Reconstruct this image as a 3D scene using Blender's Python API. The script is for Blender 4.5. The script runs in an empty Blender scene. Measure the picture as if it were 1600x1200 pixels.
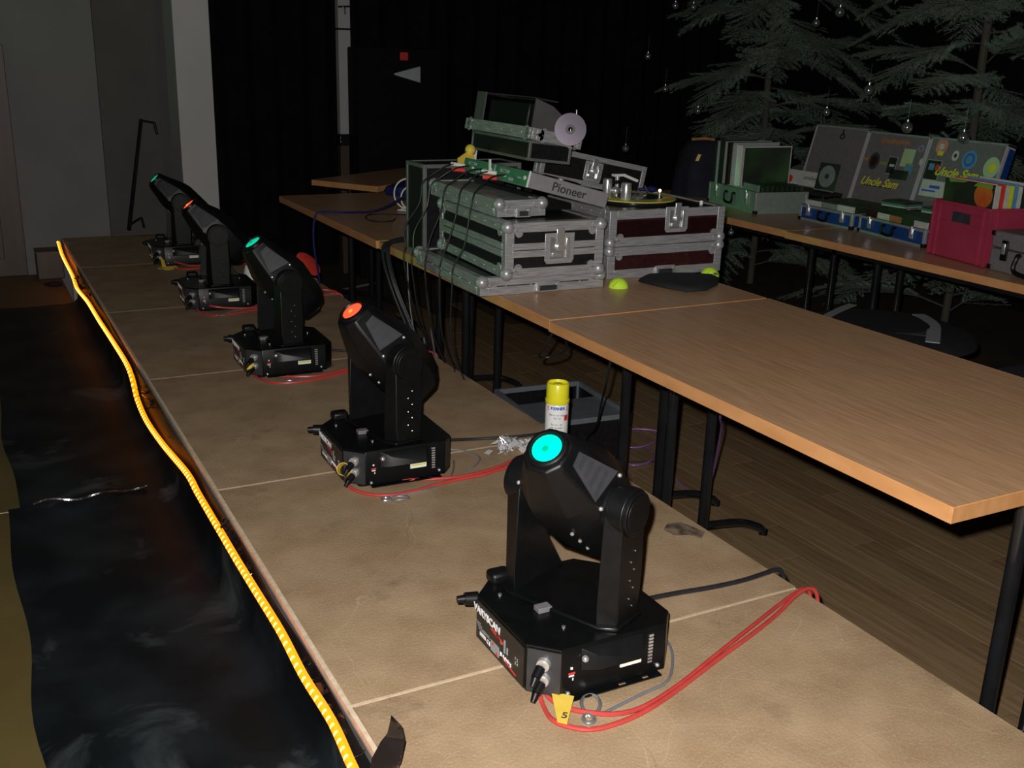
import bpy, math, random
from mathutils import Matrix, Vector
random.seed(7)
S = bpy.context.scene
COL = S.collection
R = math.radians

# ------------------------------------------------------------------ camera, light, exposure
cam = bpy.data.cameras.new('camera'); cam.sensor_fit = 'HORIZONTAL'; cam.sensor_width = 36.0
cam.lens = 1624.25 / 1600 * 36.0; cam.clip_start = .05
camo = bpy.data.objects.new('camera', cam); COL.objects.link(camo)
rv = Vector((0.8855, -0.4632, 0.0277)); fv = Vector((0.4494, 0.8413, -0.3012))
fv.normalize(); rv = (rv - fv * rv.dot(fv)).normalized(); uv = rv.cross(fv)
camo.matrix_world = Matrix(((rv.x, uv.x, -fv.x, -.4813), (rv.y, uv.y, -fv.y, -1.4557), (rv.z, uv.z, -fv.z, 1.0590), (0, 0, 0, 1)))
S.camera = camo
W = bpy.data.worlds.new('world'); S.world = W; W.use_nodes = True
W.node_tree.nodes['Background'].inputs[0].default_value = (.55, .65, .8, 1)
W.node_tree.nodes['Background'].inputs[1].default_value = .0035
S.view_settings.view_transform = 'Standard'; S.view_settings.look = 'None'
S.view_settings.exposure = 0; S.view_settings.gamma = 1; S.view_settings.use_curve_mapping = False

def lamp(name, kind, loc, energy, color, radius=.02, target=None, angle=60, blend=.5):
    l = bpy.data.lights.new(name, kind); l.energy = energy; l.color = color; l.shadow_soft_size = radius
    if kind == 'SPOT': l.spot_size = R(angle); l.spot_blend = blend
    o = bpy.data.objects.new(name, l); COL.objects.link(o); o.location = loc
    if target is not None: o.rotation_euler = (Vector(target) - Vector(loc)).to_track_quat('-Z', 'Y').to_euler()
    return o
# the camera's own flash, just above and left of the lens
fl = Vector((-.4813, -1.4557, 1.059)) + uv * .055 - rv * .035
lamp('camera_flash', 'SPOT', fl, 275, (1, .97, .93), .012, fl + fv * 4 + uv * .3, 100, .6)
lamp('green_stage_light', 'SPOT', (-3.8, 3.6, .95), 100, (.03, 1, .20), .05, (1.15, 1.85, .82), 18, .4)
lamp('added_green_case_spot', 'SPOT', (-3.8, 2.9, 2.95), 230, (.04, 1, .24), .05, (2.95, 2.82, .36), 4.6, .5)  # added unseen narrow spot, turns the record case green but spares the lids
lamp('green_wall_wash', 'SPOT', (-3.8, 2.2, 2.4), 22, (.25, 1, .35), .05, (.7, 5.35, 1.15), 16, .8)

# ------------------------------------------------------------------ materials
MATS = {}
def mat(name, color, rough=.5, metal=0, emit=None, estr=0, spec=.5, coat=0, noise=None, bump=0, bscale=60, alpha=1, trans=0):
    m = bpy.data.materials.new(name); m.use_nodes = True; nt = m.node_tree; b = nt.nodes['Principled BSDF']
    b.inputs['Base Color'].default_value = (*color, 1); b.inputs['Roughness'].default_value = rough
    b.inputs['Metallic'].default_value = metal; b.inputs['Specular IOR Level'].default_value = spec
    b.inputs['Coat Weight'].default_value = coat; b.inputs['Alpha'].default_value = alpha
    b.inputs['Transmission Weight'].default_value = trans
    if emit: b.inputs['Emission Color'].default_value = (*emit, 1); b.inputs['Emission Strength'].default_value = estr
    if noise or bump: tc = nt.nodes.new('ShaderNodeTexCoord')
    if noise:   # (color2, scale, (sx,sy,sz), contrast lo, hi)
        c2, sc, st, lo, hi = noise
        mp = nt.nodes.new('ShaderNodeMapping'); mp.inputs['Scale'].default_value = st
        nt.links.new(tc.outputs['Object'], mp.inputs[0])
        n = nt.nodes.new('ShaderNodeTexNoise'); n.inputs['Scale'].default_value = sc; n.inputs['Detail'].default_value = 6
        nt.links.new(mp.outputs[0], n.inputs[0])
        cr = nt.nodes.new('ShaderNodeValToRGB'); cr.color_ramp.elements[0].position = lo; cr.color_ramp.elements[1].position = hi
        cr.color_ramp.elements[0].color = (*color, 1); cr.color_ramp.elements[1].color = (*c2, 1)
        nt.links.new(n.outputs[0], cr.inputs[0]); nt.links.new(cr.outputs[0], b.inputs['Base Color'])
        m['ramp'] = cr.name
    if bump:
        n2 = nt.nodes.new('ShaderNodeTexNoise'); n2.inputs['Scale'].default_value = bscale; n2.inputs['Detail'].default_value = 5
        nt.links.new(tc.outputs['Object'], n2.inputs[0])
        bp = nt.nodes.new('ShaderNodeBump'); bp.inputs['Strength'].default_value = bump; bp.inputs['Distance'].default_value = .004
        nt.links.new(n2.outputs[0], bp.inputs['Height']); nt.links.new(bp.outputs[0], b.inputs['Normal'])
    MATS[name] = m; return m

def osb_material():
    m = mat('chipboard', (.30, .20, .115), .62, noise=((.42, .295, .18), 9, (1, 1, 1), .3, .7), bump=.25, bscale=140, spec=.3)
    nt = m.node_tree; b = nt.nodes['Principled BSDF']; src = b.inputs['Base Color'].links[0].from_socket
    tc = nt.nodes.new('ShaderNodeTexCoord')
    def mix(fac_socket, col, prev, amt):
        mm = nt.nodes.new('ShaderNodeMath'); mm.operation = 'MULTIPLY'; mm.inputs[1].default_value = amt
        nt.links.new(fac_socket, mm.inputs[0])
        mx = nt.nodes.new('ShaderNodeMix'); mx.data_type = 'RGBA'; nt.links.new(mm.outputs[0], mx.inputs[0])
        nt.links.new(prev, mx.inputs[6]); mx.inputs[7].default_value = (*col, 1); return mx.outputs[2]
    def ramp(sock, a, c):
        r = nt.nodes.new('ShaderNodeMapRange'); r.inputs[1].default_value = a; r.inputs[2].default_value = c
        nt.links.new(sock, r.inputs[0]); return r.outputs[0]
    n = nt.nodes.new('ShaderNodeTexNoise'); n.inputs['Scale'].default_value = 260; n.inputs['Detail'].default_value = 3
    nt.links.new(tc.outputs['Object'], n.inputs[0]); s = mix(ramp(n.outputs[0], .5, .75), (.55, .42, .27), src, .45)
    n = nt.nodes.new('ShaderNodeTexNoise'); n.inputs['Scale'].default_value = 3.2; n.inputs['Detail'].default_value = 8; n.inputs['Roughness'].default_value = .75
    nt.links.new(tc.outputs['Object'], n.inputs[0]); s = mix(ramp(n.outputs[0], .57, .78), (.08, .06, .045), s, .7)
    for k, (rot, sc, off) in enumerate(((.5, 1.3, 1), (2.1, 1.7, 5), (1.2, 1.1, 9))):   # thin pale and dark scratches
        mp = nt.nodes.new('ShaderNodeMapping'); mp.inputs['Rotation'].default_value = (0, 0, rot); mp.inputs['Location'].default_value = (off, off, 0)
        mp.inputs['Scale'].default_value = (1, 1, .01)
        nz = nt.nodes.new('ShaderNodeTexNoise'); nz.inputs['Scale'].default_value = 1.6; nt.links.new(tc.outputs['Object'], nz.inputs[0])
        ad = nt.nodes.new('ShaderNodeMix'); ad.data_type = 'VECTOR'; ad.inputs[0].default_value = .35
        nt.links.new(tc.outputs['Object'], mp.inputs[0]); nt.links.new(mp.outputs[0], ad.inputs[4]); nt.links.new(nz.outputs[1], ad.inputs[5])
        v = nt.nodes.new('ShaderNodeTexVoronoi'); v.feature = 'DISTANCE_TO_EDGE'; v.inputs['Scale'].default_value = sc * 3
        nt.links.new(ad.outputs[1], v.inputs[0])
        s = mix(ramp(v.outputs[0], .0022, .0), ((.62, .5, .34) if k < 2 else (.1, .07, .05)), s, .28)
    nt.links.new(s, b.inputs['Base Color']); return m
OSB = osb_material()
OSBEDGE = mat('pale_splintered_edge', (.55, .43, .3), .8, noise=((.75, .62, .45), 60, (1, 1, 1), .3, .7))
DECKWOOD = mat('brown_film_plywood', (.09, .066, .020), .55, noise=((.12, .088, .028), 5, (1, 1, 1), .3, .7), bump=.1)
TOP = mat('beech_laminate', (.47, .27, .145), .33, noise=((.64, .385, .215), 10, (14, .8, 1), .3, .7), bump=.04, bscale=300)
EDGE = mat('beech_edge_band', (.52, .245, .09), .3, noise=((.62, .31, .13), 8, (6, 1, 3), .3, .7))
FLOOR = mat('dark_parquet', (.15, .095, .048), .42, noise=((.26, .17, .09), 6, (10, .7, 1), .3, .72), bump=.08)
FLOOR2 = mat('dark_parquet_brown', (.185, .12, .06), .42, noise=((.29, .195, .105), 6, (10, .7, 1), .3, .72), bump=.08)
FLOOR3 = mat('parquet_gap', (.07, .05, .032), .7, noise=((.04, .03, .02), 5, (1, 1, 1), .3, .7))
BSTEEL = mat('black_steel', (.008, .008, .009), .22, coat=.5, noise=((.014, .014, .016), 12, (1, 1, 1), .3, .7))
BPLAST = mat('black_plastic', (.003, .0032, .0036), .42, spec=.3, noise=((.005, .0054, .006), 40, (1, 1, 1), .3, .7), bump=.06, bscale=500)
BMETAL = mat('black_painted_metal', (.003, .0033, .0036), .30, spec=.3, noise=((.0045, .005, .0054), 30, (1, 1, 1), .3, .7), bump=.05, bscale=400)
DGREY = mat('dark_grey_plate', (.035, .036, .038), .45, metal=.3, noise=((.05, .05, .053), 30, (1, 1, 1), .3, .7))
VENT = mat('grey_vent_grille', (.05, .05, .056), .34, metal=.35, noise=((.068, .068, .076), 30, (1, 1, 1), .3, .7))
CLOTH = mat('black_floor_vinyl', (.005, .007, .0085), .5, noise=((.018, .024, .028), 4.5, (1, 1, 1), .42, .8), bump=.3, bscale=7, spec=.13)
CURTAIN = mat('black_molton', (.004, .004, .0045), .95, noise=((.007, .007, .008), 5, (1, 1, 1), .3, .7), spec=.1)
TAPE = mat('glossy_black_tape', (.01, .008, .008), .15, noise=((.02, .015, .014), 20, (1, 1, 1), .3, .7), bump=.3, bscale=40)
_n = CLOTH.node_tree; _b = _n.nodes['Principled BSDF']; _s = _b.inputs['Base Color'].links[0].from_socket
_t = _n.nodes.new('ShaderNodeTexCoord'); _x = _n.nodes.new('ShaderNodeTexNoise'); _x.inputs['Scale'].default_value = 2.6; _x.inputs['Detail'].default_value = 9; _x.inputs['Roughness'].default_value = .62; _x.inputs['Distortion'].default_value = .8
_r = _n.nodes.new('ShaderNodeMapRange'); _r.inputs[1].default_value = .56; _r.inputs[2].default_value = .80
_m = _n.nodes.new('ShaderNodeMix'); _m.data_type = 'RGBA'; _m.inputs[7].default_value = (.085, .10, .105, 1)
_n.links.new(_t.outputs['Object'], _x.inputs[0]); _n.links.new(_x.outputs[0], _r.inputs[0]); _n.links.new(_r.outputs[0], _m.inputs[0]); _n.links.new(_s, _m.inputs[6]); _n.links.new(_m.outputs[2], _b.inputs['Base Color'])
ALU = mat('brushed_aluminium', (.25, .25, .255), .36, metal=.4, noise=((.54, .54, .55), 9, (1.5, 1.5, 40), .3, .7), bump=.05, bscale=200)
ALUD = mat('dull_aluminium_frame', (.3, .27, .25), .5, metal=.6, noise=((.42, .36, .33), 12, (1, 1, 1), .3, .7))
CHROME = mat('chrome', (.75, .76, .78), .24, metal=.8, noise=((.85, .86, .88), 12, (1, 1, 1), .3, .7))
ZINC = mat('zinc_wire', (.45, .46, .48), .35, metal=.8, noise=((.55, .56, .58), 60, (1, 1, 1), .3, .7))
PBLACK = mat('black_case_panel', (.006, .006, .007), .35, noise=((.012, .012, .013), 60, (1, 1, 1), .3, .7), bump=.1, bscale=300)
PMAROON = mat('maroon_case_panel', (.026, .006, .0065), .4, noise=((.042, .011, .011), 60, (1, 1, 1), .3, .7), bump=.1, bscale=300)
PBLUE = mat('blue_case_panel', (.008, .045, .19), .4, noise=((.012, .06, .23), 60, (1, 1, 1), .3, .7))
PGREY = mat('silver_grey_case_panel', (.15, .14, .145), .5, metal=.1, noise=((.19, .18, .185), 60, (1, 1, 1), .3, .7), bump=.08, bscale=300)
PGREEN = mat('pale_silver_case_panel', (.22, .27, .24), .4, metal=.2, noise=((.28, .33, .30), 30, (1, 1, 1), .3, .7))
CDGREY = mat('grey_metal_housing', (.27, .26, .265), .45, metal=.2, noise=((.31, .30, .305), 40, (1, 1, 1), .3, .7))
CDBACK = mat('player_rear_panel', (.05, .19, .10), .45, metal=.1, noise=((.06, .24, .13), 40, (1, 1, 1), .3, .7))  # green of the stage light partly put into the panel's base colour
PILLAR = mat('white_pillar_plaster', (.50, .485, .48), .85, noise=((.55, .535, .53), 3, (1, 1, 1), .3, .7), bump=.1, bscale=80)
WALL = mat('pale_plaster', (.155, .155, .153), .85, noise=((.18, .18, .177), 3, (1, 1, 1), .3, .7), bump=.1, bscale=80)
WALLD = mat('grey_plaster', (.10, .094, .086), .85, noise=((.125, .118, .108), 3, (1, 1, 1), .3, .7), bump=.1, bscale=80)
WHITECOL = mat('white_painted_steel', (.40, .39, .41), .6, noise=((.45, .44, .46), 6, (1, 1, 1), .3, .7))
DOOR = mat('brown_door', (.05, .033, .022), .5, noise=((.075, .048, .032), 5, (8, 1, .5), .3, .7))
RED = mat('red_cable_rubber', (.45, .045, .04), .4, noise=((.52, .06, .05), 30, (1, 1, 1), .3, .7))
REDP = mat('red_plastic', (.6, .04, .03), .4, noise=((.7, .06, .04), 60, (1, 1, 1), .3, .7), bump=.4, bscale=90)
BLACKC = mat('black_cable_rubber', (.012, .013, .016), .4, noise=((.02, .021, .025), 30, (1, 1, 1), .3, .7))
GREYC = mat('grey_cable', (.13, .14, .16), .4, noise=((.16, .17, .19), 30, (1, 1, 1), .3, .7))
BLUEC = mat('blue_cable', (.010, .014, .10), .4, noise=((.014, .02, .13), 30, (1, 1, 1), .3, .7))
PURPLE = mat('violet_cable', (.22, .09, .32), .4, noise=((.28, .12, .38), 30, (1, 1, 1), .3, .7))
WHITEC = mat('white_cable', (.7, .7, .66), .4, noise=((.75, .75, .7), 30, (1, 1, 1), .3, .7))
YELLOW = mat('yellow_tag', (.72, .5, .06), .5, noise=((.8, .57, .09), 30, (1, 1, 1), .3, .7))
CANY = mat('yellow_cap', (.78, .72, .02), .3, noise=((.82, .76, .03), 30, (1, 1, 1), .3, .7))
CANW = mat('white_can_paint', (.8, .8, .8), .3, noise=((.84, .84, .84), 30, (1, 1, 1), .3, .7))
WHITE = mat('white_print', (.8, .8, .8), .5, noise=((.84, .84, .84), 30, (1, 1, 1), .3, .7))
DIMW = mat('grey_print', (.3, .32, .33), .5, noise=((.35, .37, .38), 30, (1, 1, 1), .3, .7))
INK = mat('dark_ink', (.03, .03, .035), .5, noise=((.05, .05, .06), 30, (1, 1, 1), .3, .7))
INKB = mat('blue_ink', (.04, .1, .5), .5, noise=((.05, .13, .6), 30, (1, 1, 1), .3, .7))
INKR = mat('red_ink', (.65, .03, .03), .5, noise=((.7, .05, .04), 30, (1, 1, 1), .3, .7))
INKY = mat('yellow_print', (.6, .6, .03), .4, noise=((.7, .7, .05), 30, (1, 1, 1), .3, .7))
INKO = mat('orange_print', (.35, .16, .05), .5, noise=((.4, .2, .07), 30, (1, 1, 1), .3, .7))
PALEG = mat('pale_green_paper', (.35, .5, .25), .6, noise=((.4, .56, .3), 10, (1, 1, 1), .3, .7))
CYAN = mat('blue_sticker', (.08, .25, .4), .5, noise=((.12, .32, .5), 30, (1, 1, 1), .3, .7))
PINK = mat('pink_sticker', (.5, .16, .16), .5, noise=((.6, .3, .2), 30, (1, 1, 1), .3, .7))
TENNIS = mat('tennis_felt', (.55, .85, .03), .85, noise=((.62, .95, .06), 80, (1, 1, 1), .3, .7), bump=.4, bscale=400)
RECORD = mat('yellow_slipmat', (.6, .58, .1), .5, noise=((.66, .64, .14), 30, (1, 1, 1), .3, .7))
RDARK = mat('dark_teal_record', (.01, .035, .045), .2, noise=((.015, .05, .06), 30, (1, 1, 1), .3, .7))
CRATE = mat('pink_red_crate_plastic', (.34, .032, .07), .4, noise=((.39, .042, .085), 10, (1, 1, 1), .3, .7), bump=.05)
NAVY = mat('navy_jacket_fabric', (.005, .006, .014), .85, noise=((.010, .012, .025), 20, (1, 1, 1), .3, .7), bump=.4, bscale=30)
BFAB = mat('black_bag_fabric', (.006, .007, .009), .8, noise=((.012, .013, .016), 20, (1, 1, 1), .3, .7), bump=.3, bscale=40)
GFAB = mat('grey_reflective_tape', (.33, .36, .38), .45, noise=((.4, .43, .45), 30, (1, 1, 1), .3, .7))
BLFAB = mat('slate_fabric', (.04, .055, .065), .7, noise=((.05, .068, .08), 30, (1, 1, 1), .3, .7))
DGREYS = mat('sooty_stain', (.06, .045, .035), .7, noise=((.25, .18, .12), 30, (1, 1, 1), .4, .62))
DFR = mat('dull_dark_frame', (.12, .125, .12), .5, metal=.3, noise=((.17, .175, .17), 12, (1, 1, 1), .3, .7))
COVM = mat('dim_grey_plastic', (.07, .065, .068), .5, noise=((.085, .08, .083), 12, (1, 1, 1), .3, .7))
BARK = mat('fir_bark', (.06, .055, .04), .9, noise=((.09, .085, .06), 30, (1, 1, .2), .3, .7), bump=.5, bscale=50)
NEEDLE = mat('fir_needles', (.045, .095, .06), .6, noise=((.24, .32, .26), 4, (1, 1, 1), .3, .7))
FOIL = mat('clear_plastic_film', (.75, .75, .78), .12, metal=.55, noise=((.85, .85, .88), 30, (1, 1, 1), .3, .7), bump=.4, bscale=60)
SMOKE = mat('smoked_acrylic', (.06, .06, .066), .12, alpha=.35, noise=((.12, .12, .13), 4, (1, 1, 1), .3, .7))
DISCM = mat('disc_silver', (.13, .12, .14), .2, metal=.5, noise=((.22, .18, .24), 3, (1, 1, 1), .3, .7))
PAPER = mat('record_sleeve_paper', (.45, .47, .42), .7, noise=((.55, .57, .52), 90, (1, .3, 1), .3, .7))
SLEEVED = mat('dark_sleeve', (.02, .03, .02), .4, noise=((.03, .09, .02), 6, (1, 1, 1), .45, .7))
ORANGE = mat('orange_fruit_print', (.5, .10, .02), .5, noise=((.55, .2, .03), 12, (1, 1, 1), .45, .7))
LIME = mat('lime_print', (.16, .3, .03), .5, noise=((.2, .36, .05), 12, (1, 1, 1), .3, .7))
GLEN = mat('green_lit_lens', (.0, .5, .35), .15, emit=(.0, 1, .62), estr=.62, coat=1, noise=((.0, .55, .4), 90, (1, 1, 1), .4, .6))
GLEN2 = mat('green_lit_core', (.0, .3, .15), .15, emit=(.0, .45, .13), estr=.6)
RLEN = mat('red_lit_lens', (.6, .05, .02), .15, emit=(1, .09, .035), estr=1.5, coat=1)
RLEN2 = mat('orange_lit_core', (.6, .1, .02), .15, emit=(1, .3, .03), estr=1.5)
TUBE = mat('amber_rope_tube', (.8, .25, .02), .2, emit=(1, .21, .0), estr=1.9)
BULB = mat('amber_bulb', (1, .6, .1), .2, emit=(1, .70, .14), estr=3.6)
LEDR = mat('red_led', (1, .05, .03), .2, emit=(1, .05, .03), estr=5)
LEDO = mat('warm_target_lamp', (1, .5, .3), .2, emit=(1, .42, .18), estr=7)
BAUB = mat('silver_bauble', (.32, .33, .33), .12, metal=.8, noise=((.36, .37, .37), 12, (1, 1, 1), .3, .7))
SPKR = mat('speaker_grille', (.003, .0035, .0033), .8, spec=.15, noise=((.005, .0055, .005), 200, (1, 1, 1), .3, .7), bump=.3, bscale=200)

# ------------------------------------------------------------------ mesh helpers
class MB:
    def __init__(s, M=None): s.v = []; s.f = []; s.M = M or Matrix.Identity(4)
    def add(s, vs, fs):
        n = len(s.v); s.v += [tuple(s.M @ Vector(p)) for p in vs]; s.f += [tuple(i + n for i in f) for f in fs]; return s
    def box(s, x0, y0, z0, x1, y1, z1):
        return s.add([(x0, y0, z0), (x1, y0, z0), (x1, y1, z0), (x0, y1, z0), (x0, y0, z1), (x1, y0, z1), (x1, y1, z1), (x0, y1, z1)],
                     [(0, 3, 2, 1), (4, 5, 6, 7), (0, 1, 5, 4), (1, 2, 6, 5), (2, 3, 7, 6), (3, 0, 4, 7)])
    def cyl(s, a, b, r, r2=None, n=16, caps=True):
        a = Vector(a); b = Vector(b); r2 = r if r2 is None else r2
        d = (b - a).normalized(); t = Vector((0, 0, 1)) if abs(d.z) < .9 else Vector((1, 0, 0)); p = d.cross(t).normalized(); q = d.cross(p)
        vs = [a + (p * math.cos(2 * math.pi * i / n) + q * math.sin(2 * math.pi * i / n)) * r for i in range(n)]
        vs += [b + (p * math.cos(2 * math.pi * i / n) + q * math.sin(2 * math.pi * i / n)) * r2 for i in range(n)]
        fs = [(i, (i + 1) % n, n + (i + 1) % n, n + i) for i in range(n)]
        if caps: fs += [tuple(range(n))[::-1], tuple(range(n, 2 * n))]
        return s.add(vs, fs)
    def sph(s, c, r, n=12, m=8, sz=1, zmin=-1):
        vs = []; fs = []
        for j in range(m + 1):
            ph = -math.pi / 2 + math.pi * j / m
            z = max(math.sin(ph), zmin)
            for i in range(n):
                a = 2 * math.pi * i / n; vs.append((c[0] + r * math.cos(ph) * math.cos(a), c[1] + r * math.cos(ph) * math.sin(a), c[2] + r * sz * z))
        for j in range(m):
            for i in range(n): fs.append((j * n + i, j * n + (i + 1) % n, (j + 1) * n + (i + 1) % n, (j + 1) * n + i))
        return s.add(vs, fs)
    def tube(s, pts, r, n=8, sub=6):
        P = catmull(pts, sub); vs = []; fs = []; prev = None
        for i, p in enumerate(P):
            d = (P[min(i + 1, len(P) - 1)] - P[max(i - 1, 0)]).normalized()
            if prev is None: t = Vector((0, 0, 1)) if abs(d.z) < .9 else Vector((1, 0, 0)); prev = d.cross(t).normalized()
            prev = (prev - d * prev.dot(d)).normalized(); q = d.cross(prev)
            vs += [p + (prev * math.cos(2 * math.pi * k / n) + q * math.sin(2 * math.pi * k / n)) * r for k in range(n)]
        L = len(P)
        for i in range(L - 1):
            for k in range(n): fs.append((i * n + k, i * n + (k + 1) % n, (i + 1) * n + (k + 1) % n, (i + 1) * n + k))
        fs += [tuple(range(n))[::-1], tuple(range((L - 1) * n, L * n))]
        return s.add(vs, fs)
    def prism(s, poly, a, b, ax='z'):       # poly in the two other axes, extruded a..b along ax
        def P(u, v, w): return {'z': (u, v, w), 'y': (u, w, v), 'x': (w, u, v)}[ax]
        n = len(poly); vs = [P(u, v, a) for u, v in poly] + [P(u, v, b) for u, v in poly]
        fs = [(i, (i + 1) % n, n + (i + 1) % n, n + i) for i in range(n)] + [tuple(range(n))[::-1], tuple(range(n, 2 * n))]
        return s.add(vs, fs)
    def loft(s, rings, caps=True):
        n = len(rings[0]); vs = [p for r in rings for p in r]; fs = []
        for j in range(len(rings) - 1):
            for i in range(n): fs.append((j * n + i, j * n + (i + 1) % n, (j + 1) * n + (i + 1) % n, (j + 1) * n + i))
        if caps: fs += [tuple(range(n))[::-1], tuple(range((len(rings) - 1) * n, len(rings) * n))]
        return s.add(vs, fs)
    def lathe(s, prof, c=(0, 0, 0), n=24):
        return s.loft([[(c[0] + r * math.cos(2 * math.pi * i / n), c[1] + r * math.sin(2 * math.pi * i / n), c[2] + z) for i in range(n)] for r, z in prof])
    def quad(s, a, b, c, d, t=.0006):       # thin plate with real thickness
        a, b, c, d = map(Vector, (a, b, c, d)); n = (b - a).cross(d - a).normalized() * t
        return s.add([a, b, c, d, a + n, b + n, c + n, d + n], [(3, 2, 1, 0), (4, 5, 6, 7), (0, 1, 5, 4), (1, 2, 6, 5), (2, 3, 7, 6), (3, 0, 4, 7)])
    def disc(s, c, nrm, r, t=.0008, n=20, sy=1): return s.cyl(Vector(c), Vector(c) + Vector(nrm).normalized() * t, r, n=n)

def catmull(pts, sub=6):
    P = [Vector(p) for p in pts]
    if len(P) < 3 or sub < 2: return P
    out = []
    for i in range(len(P) - 1):
        p0 = P[max(i - 1, 0)]; p1 = P[i]; p2 = P[i + 1]; p3 = P[min(i + 2, len(P) - 1)]
        for k in range(sub):
            t = k / sub
            out.append(.5 * ((2 * p1) + (p2 - p0) * t + (2 * p0 - 5 * p1 + 4 * p2 - p3) * t * t + (3 * p1 - p0 - 3 * p2 + p3) * t ** 3))
    out.append(P[-1]); return out

def meshof(name, mb, m, smooth=True, ang=35):
    me = bpy.data.meshes.new(name); me.from_pydata(mb.v, [], mb.f); me.materials.append(m); me.validate()
    import bmesh
    if len(mb.f) < 40000:
        b = bmesh.new(); b.from_mesh(me); bmesh.ops.recalc_face_normals(b, faces=b.faces); b.to_mesh(me); b.free()
    if smooth:
        me.polygons.foreach_set('use_smooth', [True] * len(me.polygons)); me.set_sharp_from_angle(angle=R(ang))
    return me
def obj(name, mb, m, parent=None, label=None, bevel=0, smooth=True, kind=None, seg=2, ang=35):
    me = mb if isinstance(mb, bpy.types.Mesh) else meshof(name, mb, m, smooth, ang)
    o = bpy.data.objects.new(name, me); COL.objects.link(o)
    if parent: o.parent = parent
    if label: o['label'] = label
    if kind: o['kind'] = kind
    if bevel:
        bv = o.modifiers.new('bevel', 'BEVEL'); bv.width = bevel; bv.segments = seg; bv.limit_method = 'ANGLE'; bv.angle_limit = R(40)
    return o
def thing(name, label, cat, loc=(0, 0, 0), rot=(0, 0, 0), group=None):
    o = bpy.data.objects.new(name, None); COL.objects.link(o); o.location = loc; o.rotation_euler = rot; o.empty_display_size = .05
    o['label'] = label; o['category'] = cat
    if group: o['group'] = group
    return o
def tag(o, label, cat, group=None):
    o['label'] = label; o['category'] = cat
    if group: o['group'] = group
    return o
def struct(name, mb, m, **k): o = obj(name, mb, m, **k); o['kind'] = 'structure'; return o
def text(parent, name, s, size, m, org, xd, yd, ext=.0004, bold=0, align='CENTER', sx=1, label=None, shear=0):
    cu = bpy.data.curves.new(name, 'FONT'); cu.body = s; cu.size = size; cu.extrude = ext; cu.align_x = align; cu.align_y = 'CENTER'; cu.offset = bold; cu.shear = shear
    o = bpy.data.objects.new(name, cu); COL.objects.link(o)
    me = bpy.data.meshes.new_from_object(o); bpy.data.objects.remove(o)
    me.materials.clear(); me.materials.append(m)
    xd = Vector(xd).normalized(); yd = Vector(yd); yd = (yd - xd * yd.dot(xd)).normalized(); zd = xd.cross(yd)
    me.transform(Matrix(((xd.x * sx, yd.x, zd.x, org[0]), (xd.y * sx, yd.y, zd.y, org[1]), (xd.z * sx, yd.z, zd.z, org[2]), (0, 0, 0, 1))))
    o = bpy.data.objects.new(name, me); COL.objects.link(o); o.parent = parent
    if label: o['label'] = label
    return o
ZF = -.4      # hall floor; the stage top is z = 0

# ------------------------------------------------------------------ the setting
fl_ = struct('floor', MB().box(-5, -3, ZF - .05, 5.6, 8, ZF - .004), FLOOR3)
pm = [meshof('parquet_board', MB().box(.0015, .0015, 0, .0985, .7985, .006), m) for m in (FLOOR, FLOOR2)]
for i in range(26):
    off = random.uniform(0, .8)
    for k in range(-2, 5):
        y = k * .8 + off - .2
        if y > 3.6: continue
        b = obj('parquet_board', random.choice(pm), None, fl_); b.location = (1.0 + i * .1, y, ZF - .0055 + random.uniform(0, .0006))
struct('wall_back', MB().box(-5, 4.96, ZF, .27, 5.1, 3.2), WALL)
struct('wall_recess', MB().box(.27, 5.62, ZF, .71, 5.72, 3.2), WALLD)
struct('wall_pillar', MB().box(.70, 4.96, ZF, .905, 5.62, 3.2), PILLAR, bevel=.004)
struct('baseboard_back', MB().box(-5, 4.945, -.2, -.2, 4.96, -.12), WALL)
d1 = struct('door_1', MB().box(-1.1, 4.925, -.2, -.19, 4.965, 1.04), DOOR, bevel=.003)
obj('door_panel', MB().box(-1.0, 4.918, -.1, -.3, 4.926, .95), DOOR, d1, bevel=.003)
struct('wall_right', MB().box(5.4, -3, ZF, 5.5, 6.5, 3.2), CURTAIN)
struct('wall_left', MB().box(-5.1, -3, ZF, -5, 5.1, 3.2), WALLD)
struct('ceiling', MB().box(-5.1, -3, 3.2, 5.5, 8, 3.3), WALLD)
# black backdrop of hanging folds
def curtain(name, x0, x1, y, z0, z1, label):
    n = int((x1 - x0) / .02); vs = []; fs = []
    for i in range(n + 1):
        x = x0 + (x1 - x0) * i / n; yy = y + .028 * math.sin(x * 34) + .018 * math.sin(x * 13.7 + 1)
        vs += [(x, yy, z0), (x, yy, z1), (x, yy + .006, z1), (x, yy + .006, z0)]
    for i in range(n):
        a = i * 4; b = a + 4
        for k in range(4): fs.append((a + k, b + k, b + (k + 1) % 4, a + (k + 1) % 4))
    return tag(obj(name, MB().add(vs, fs), CURTAIN), label, 'curtain')
curtain('stage_curtain', .93, 2.7, 5.64, ZF, 3.15, 'black pleated backdrop curtain hanging right of the pale pillar')
curtain('stage_curtain', 2.72, 5.38, 5.7, ZF, 3.15, 'black backdrop curtain hanging behind the left fir tree')
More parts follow.
